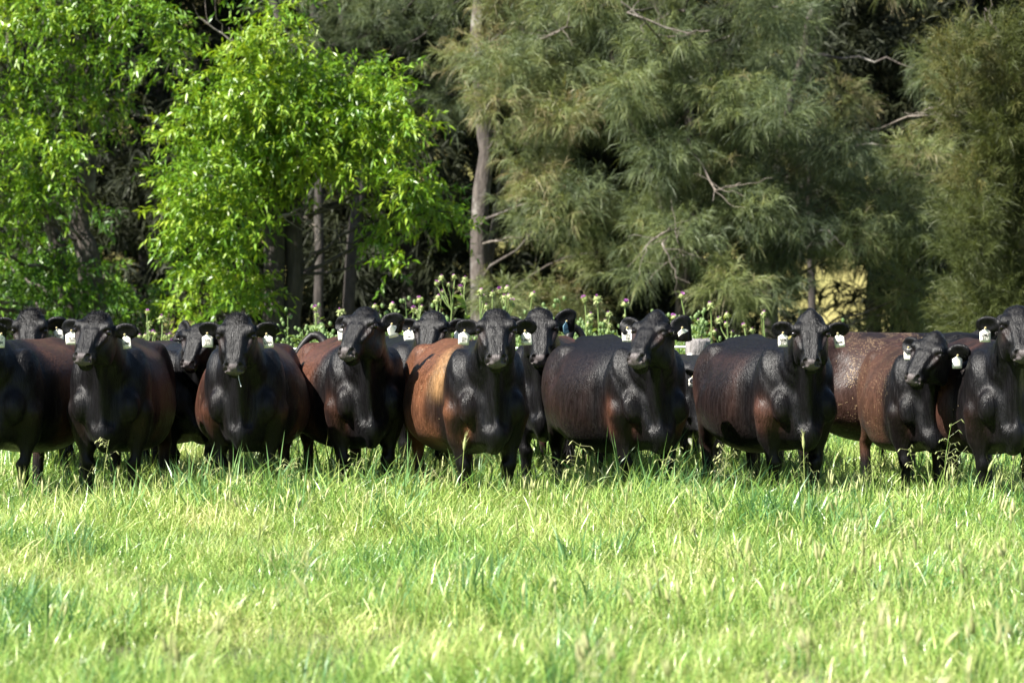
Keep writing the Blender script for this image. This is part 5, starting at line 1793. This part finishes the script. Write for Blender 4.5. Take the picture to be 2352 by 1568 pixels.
BR = (0.075, 0.030, 0.018)
HERD = [
    # front row, left to right
    dict(seed=1, px=4, Y=19.7, yaw=-0.22, label='black and brown cow cut off by the left edge with one tag edge on',
         pose=dict(neck_turn=-0.15, turn=0.0, neck_nod=0.12, nod=0.05, girth=1.06, ear_b=(0.1, 0.2)),
         coat=dict(flank=0.85, shoulder=0.25, brown=(0.085, 0.038, 0.022), top=0.8), tags=(None, dict(text='J04', twist=1.2, along=0.17))),
    dict(seed=3, px=254, Y=19.8, yaw=-0.05, label='dark cow facing us with two tags and a curly poll, third from the left edge',
         pose=dict(turn=-0.17, nod=-0.22, roll=0.06, girth=0.90, neck_nod=0.05), coat=dict(flank=0.8, brown=(0.075, 0.033, 0.022), shoulder=0.35, top=0.5), poll=1.1,
         tags=(dict(text='TE 156\nU204', w=0.085, size=0.019), dict(text='U388', twist=-0.35, lean=-0.12))),
    dict(seed=5, px=562, Y=19.8, yaw=0.0, label='reddish brown round cow with a black face and a long string of drool',
         pose=dict(turn=-0.04, girth=1.10, drool=1, nod=0.0, neck_nod=0.06), coat=dict(flank=0.95, brown=BR, shoulder=0.7, top=0.7, speckle=0.12), poll=1.3,
         tags=(dict(text='576\nQ12', along=0.14), dict(text='U304', twist=-0.3, lean=-0.12))),
    dict(seed=6, px=840, Y=20.3, yaw=0.29, label='big brown cow looking left with its tail swung out',
         pose=dict(neck_turn=-0.25, turn=-0.52, roll=0.05, nod=-0.12, girth=1.10, neck_nod=-0.04, ear_b=(0.35, 0.1)), coat=dict(flank=0.95, brown=(0.092, 0.038, 0.023), shoulder=0.9, top=0.85), poll=0.7,
         tags=(dict(text='', w=0.088), dict(text='', twist=0.85, lean=-0.2)),
         tail=[(0.0, 1.40, 1.17), (-0.03, 1.46, 1.26), (-0.09, 1.50, 1.32), (-0.17, 1.50, 1.26), (-0.25, 1.50, 1.15), (-0.31, 1.50, 1.02), (-0.33, 1.50, 0.88)]),
    dict(seed=8, px=1116, Y=19.5, yaw=0.3, label='orange brown cow with a blond stripe down its shoulder',
         pose=dict(neck_turn=-0.14, turn=-0.15, girth=1.08, nod=-0.10), coat=dict(flank=1.05, brown=(0.128, 0.052, 0.025), shoulder=1.0, top=0.95, blond=0.65, fleck=0.8, speckle=0.03), poll=0.8,
         tags=(dict(text='STG\n201', size=0.020, lean=0.1, along=0.14), dict(text='U407', twist=-0.3, lean=-0.1))),
    dict(seed=10, px=1486, Y=19.7, yaw=0.42, label='glossy black cow turning its head to look left',
         pose=dict(neck_turn=-0.4, turn=-0.54, girth=1.02, neck_nod=0.10, nod=-0.30, peak=0.03, ear_b=(0.7, 0.3), ear_a=(0.25, -0.25)), coat=dict(flank=0.26, shoulder=0.85, brown=(0.085, 0.034, 0.020), top=0.1, cheek=1.0), poll=0.5,
         tags=(dict(text='STG\n225', w=0.085, size=0.022, along=0.14), dict(text='13', twist=0.75, lean=-0.25))),
    dict(seed=12, px=1826, Y=19.8, yaw=0.35, label='black cow with a pointed poll and two white tags right of the fence post',
         pose=dict(neck_turn=-0.25, turn=-0.17, girth=1.02, nod=-0.06, neck_nod=0.05, peak=0.035, head_size=0.96), coat=dict(flank=0.5, brown=(0.066, 0.030, 0.021), shoulder=0.7, top=0.15), poll=0.4,
         tags=(dict(text='REM\nS19', size=0.025, w=0.062), dict(text='PREM', twist=-0.35, lean=-0.15, size=0.02))),
    dict(seed=14, px=2128, Y=20.2, yaw=0.13, scale=0.95, label='small brown cow with closed eyes looking left near the right edge',
         pose=dict(neck_turn=-0.20, turn=-0.60, neck_nod=0.30, nod=-0.36, eyes_shut=True, peak=0.02, ear_b=(0.2, 0.0), girth=0.84), coat=dict(flank=0.95, brown=(0.070, 0.033, 0.020), shoulder=0.5, top=0.8, speckle=0.28), poll=0.4,
         tags=(dict(text='', w=0.082, along=0.14), dict(text='', twist=0.8))),
    dict(seed=16, px=2310, Y=19.5, yaw=0.11, label='tall dark brown cow at the right edge with one tag',
         pose=dict(neck_turn=-0.12, turn=-0.02, girth=1.04, nod=-0.08, neck_nod=-0.06), coat=dict(flank=0.85, brown=(0.070, 0.030, 0.020), shoulder=0.6, top=0.75, speckle=0.04), poll=0.8,
         tags=(dict(text='QMZ\nS19', size=0.026, along=0.14), dict(text='', twist=0.6))),
    # second row
    dict(seed=2, px=102, Y=22.0, yaw=-0.16, label='cow with the shaggiest poll peering over the cow at the left edge',
         pose=dict(neck_turn=0.1, turn=0.12, nod=0.12, neck_nod=-0.02), coat=dict(flank=0.6, brown=(0.045, 0.022, 0.018), top=0.8), poll=2.2,
         tags=(None, dict(text='U238', twist=-0.35, lean=-0.2))),
    dict(seed=4, px=440, Y=21.3, yaw=0.55, scale=0.97, label='small headed black cow squeezed behind the dark cow and the reddish one',
         pose=dict(neck_turn=-0.35, turn=-0.42, neck_nod=0.14, nod=-0.14, head_size=0.9, roll=0.08, ear_a=(0.6, 0.4)), coat=dict(flank=0.7, brown=(0.058, 0.030, 0.024), top=0.7, shoulder=0.8), poll=0.6,
         tags=(dict(text='', twist=1.1), None)),
    dict(seed=7, px=975, Y=22.3, yaw=0.30, label='black cow with its muzzle hidden behind the back of the orange brown cow',
         pose=dict(neck_turn=-0.1, turn=-0.42, neck_nod=0.02, nod=0.02), coat=dict(flank=0.4, brown=(0.05, 0.022, 0.018), top=0.0), poll=0.5,
         tags=(dict(text='346', w=0.085, size=0.02), dict(text='', twist=1.2))),
    dict(seed=9, px=1256, Y=21.4, yaw=-0.14, label='black faced cow with a blue tag pricking its right ear beside the orange brown cow',
         pose=dict(turn=0.14, nod=0.03, girth=1.04, neck_nod=-0.02, ear_b=(0.5, -0.2), head_size=1.04), coat=dict(flank=0.9, brown=(0.070, 0.030, 0.022), top=0.9, shoulder=0.1), poll=0.7,
         tags=(None, dict(text='U14', mat='blue', twist=0.9, lean=-0.2)),
         tail=[(0, 1.40, 1.17), (0.02, 1.46, 1.28), (0.05, 1.49, 1.36), (0.10, 1.52, 1.34), (0.16, 1.53, 1.22), (0.22, 1.53, 1.05), (0.22, 1.52, 0.8)]),
    dict(seed=13, px=2186, Y=21.6, yaw=1.50, scale=1.03, label='dark brown cow standing side on with straw flecks down its flank',
         pose=dict(neck_nod=0.9, nod=0.2, girth=1.08), coat=dict(flank=0.9, brown=(0.048, 0.024, 0.018), top=0.9, shoulder=0.3, speckle=0.9), tags=(None, None)),
    dict(seed=15, px=2225, Y=23.4, yaw=0.35, label='black cow whose head shows between the sleepy cow and the right edge cow',
         pose=dict(neck_turn=0.15, turn=0.35, neck_nod=0.12, ear_a=(0.5, 0.1)), coat=dict(flank=0.3, top=0.2, black=(0.010, 0.009, 0.009)), poll=0.5,
         tags=(dict(text='', twist=0.7), None)),
    dict(seed=11, px=1612, Y=23.2, yaw=0.15, scale=0.86, label='small black cow half hidden below the fence post',
         pose=dict(neck_nod=0.75, nod=0.1, turn=-0.3), coat=dict(flank=0.2, black=(0.008, 0.008, 0.009)), tags=(dict(text='', twist=0.5), None)),
    dict(seed=17, px=330, Y=23.8, yaw=-1.35, scale=0.96, label='black cow seen only by its back behind the dark cow and the small head',
         pose=dict(neck_nod=1.1, nod=0.3), coat=dict(flank=0.15, black=(0.010, 0.0095, 0.0095)), tags=(None, None)),
    dict(seed=19, px=1350, Y=22.4, yaw=-0.22, label='black cow seen only by its back over the glossy black cow',
         pose=dict(neck_nod=1.15, nod=0.3), coat=dict(flank=0.1), tags=(None, None)),
    dict(seed=20, px=1690, Y=22.3, yaw=-0.25, label='black cow seen only by its back over the cow with the pointed poll',
         pose=dict(neck_nod=1.15, nod=0.3), coat=dict(flank=0.1), tags=(None, None)),
]
for c in HERD:
    tg = []
    for t in c['tags']:
        if t is not None:
            t = dict(t)
            if t.get('mat') == 'blue': t['mat'] = M_TAG_BLUE
        tg.append(t)
    build_cow(c['seed'], spot(c['px'], c['Y']), c['yaw'], c['label'], c['pose'], c['coat'], tg, c.get('scale', 1.0), c.get('poll', 0.8), c.get('tail'), 56000 if c['Y'] < 20.6 else 16000)
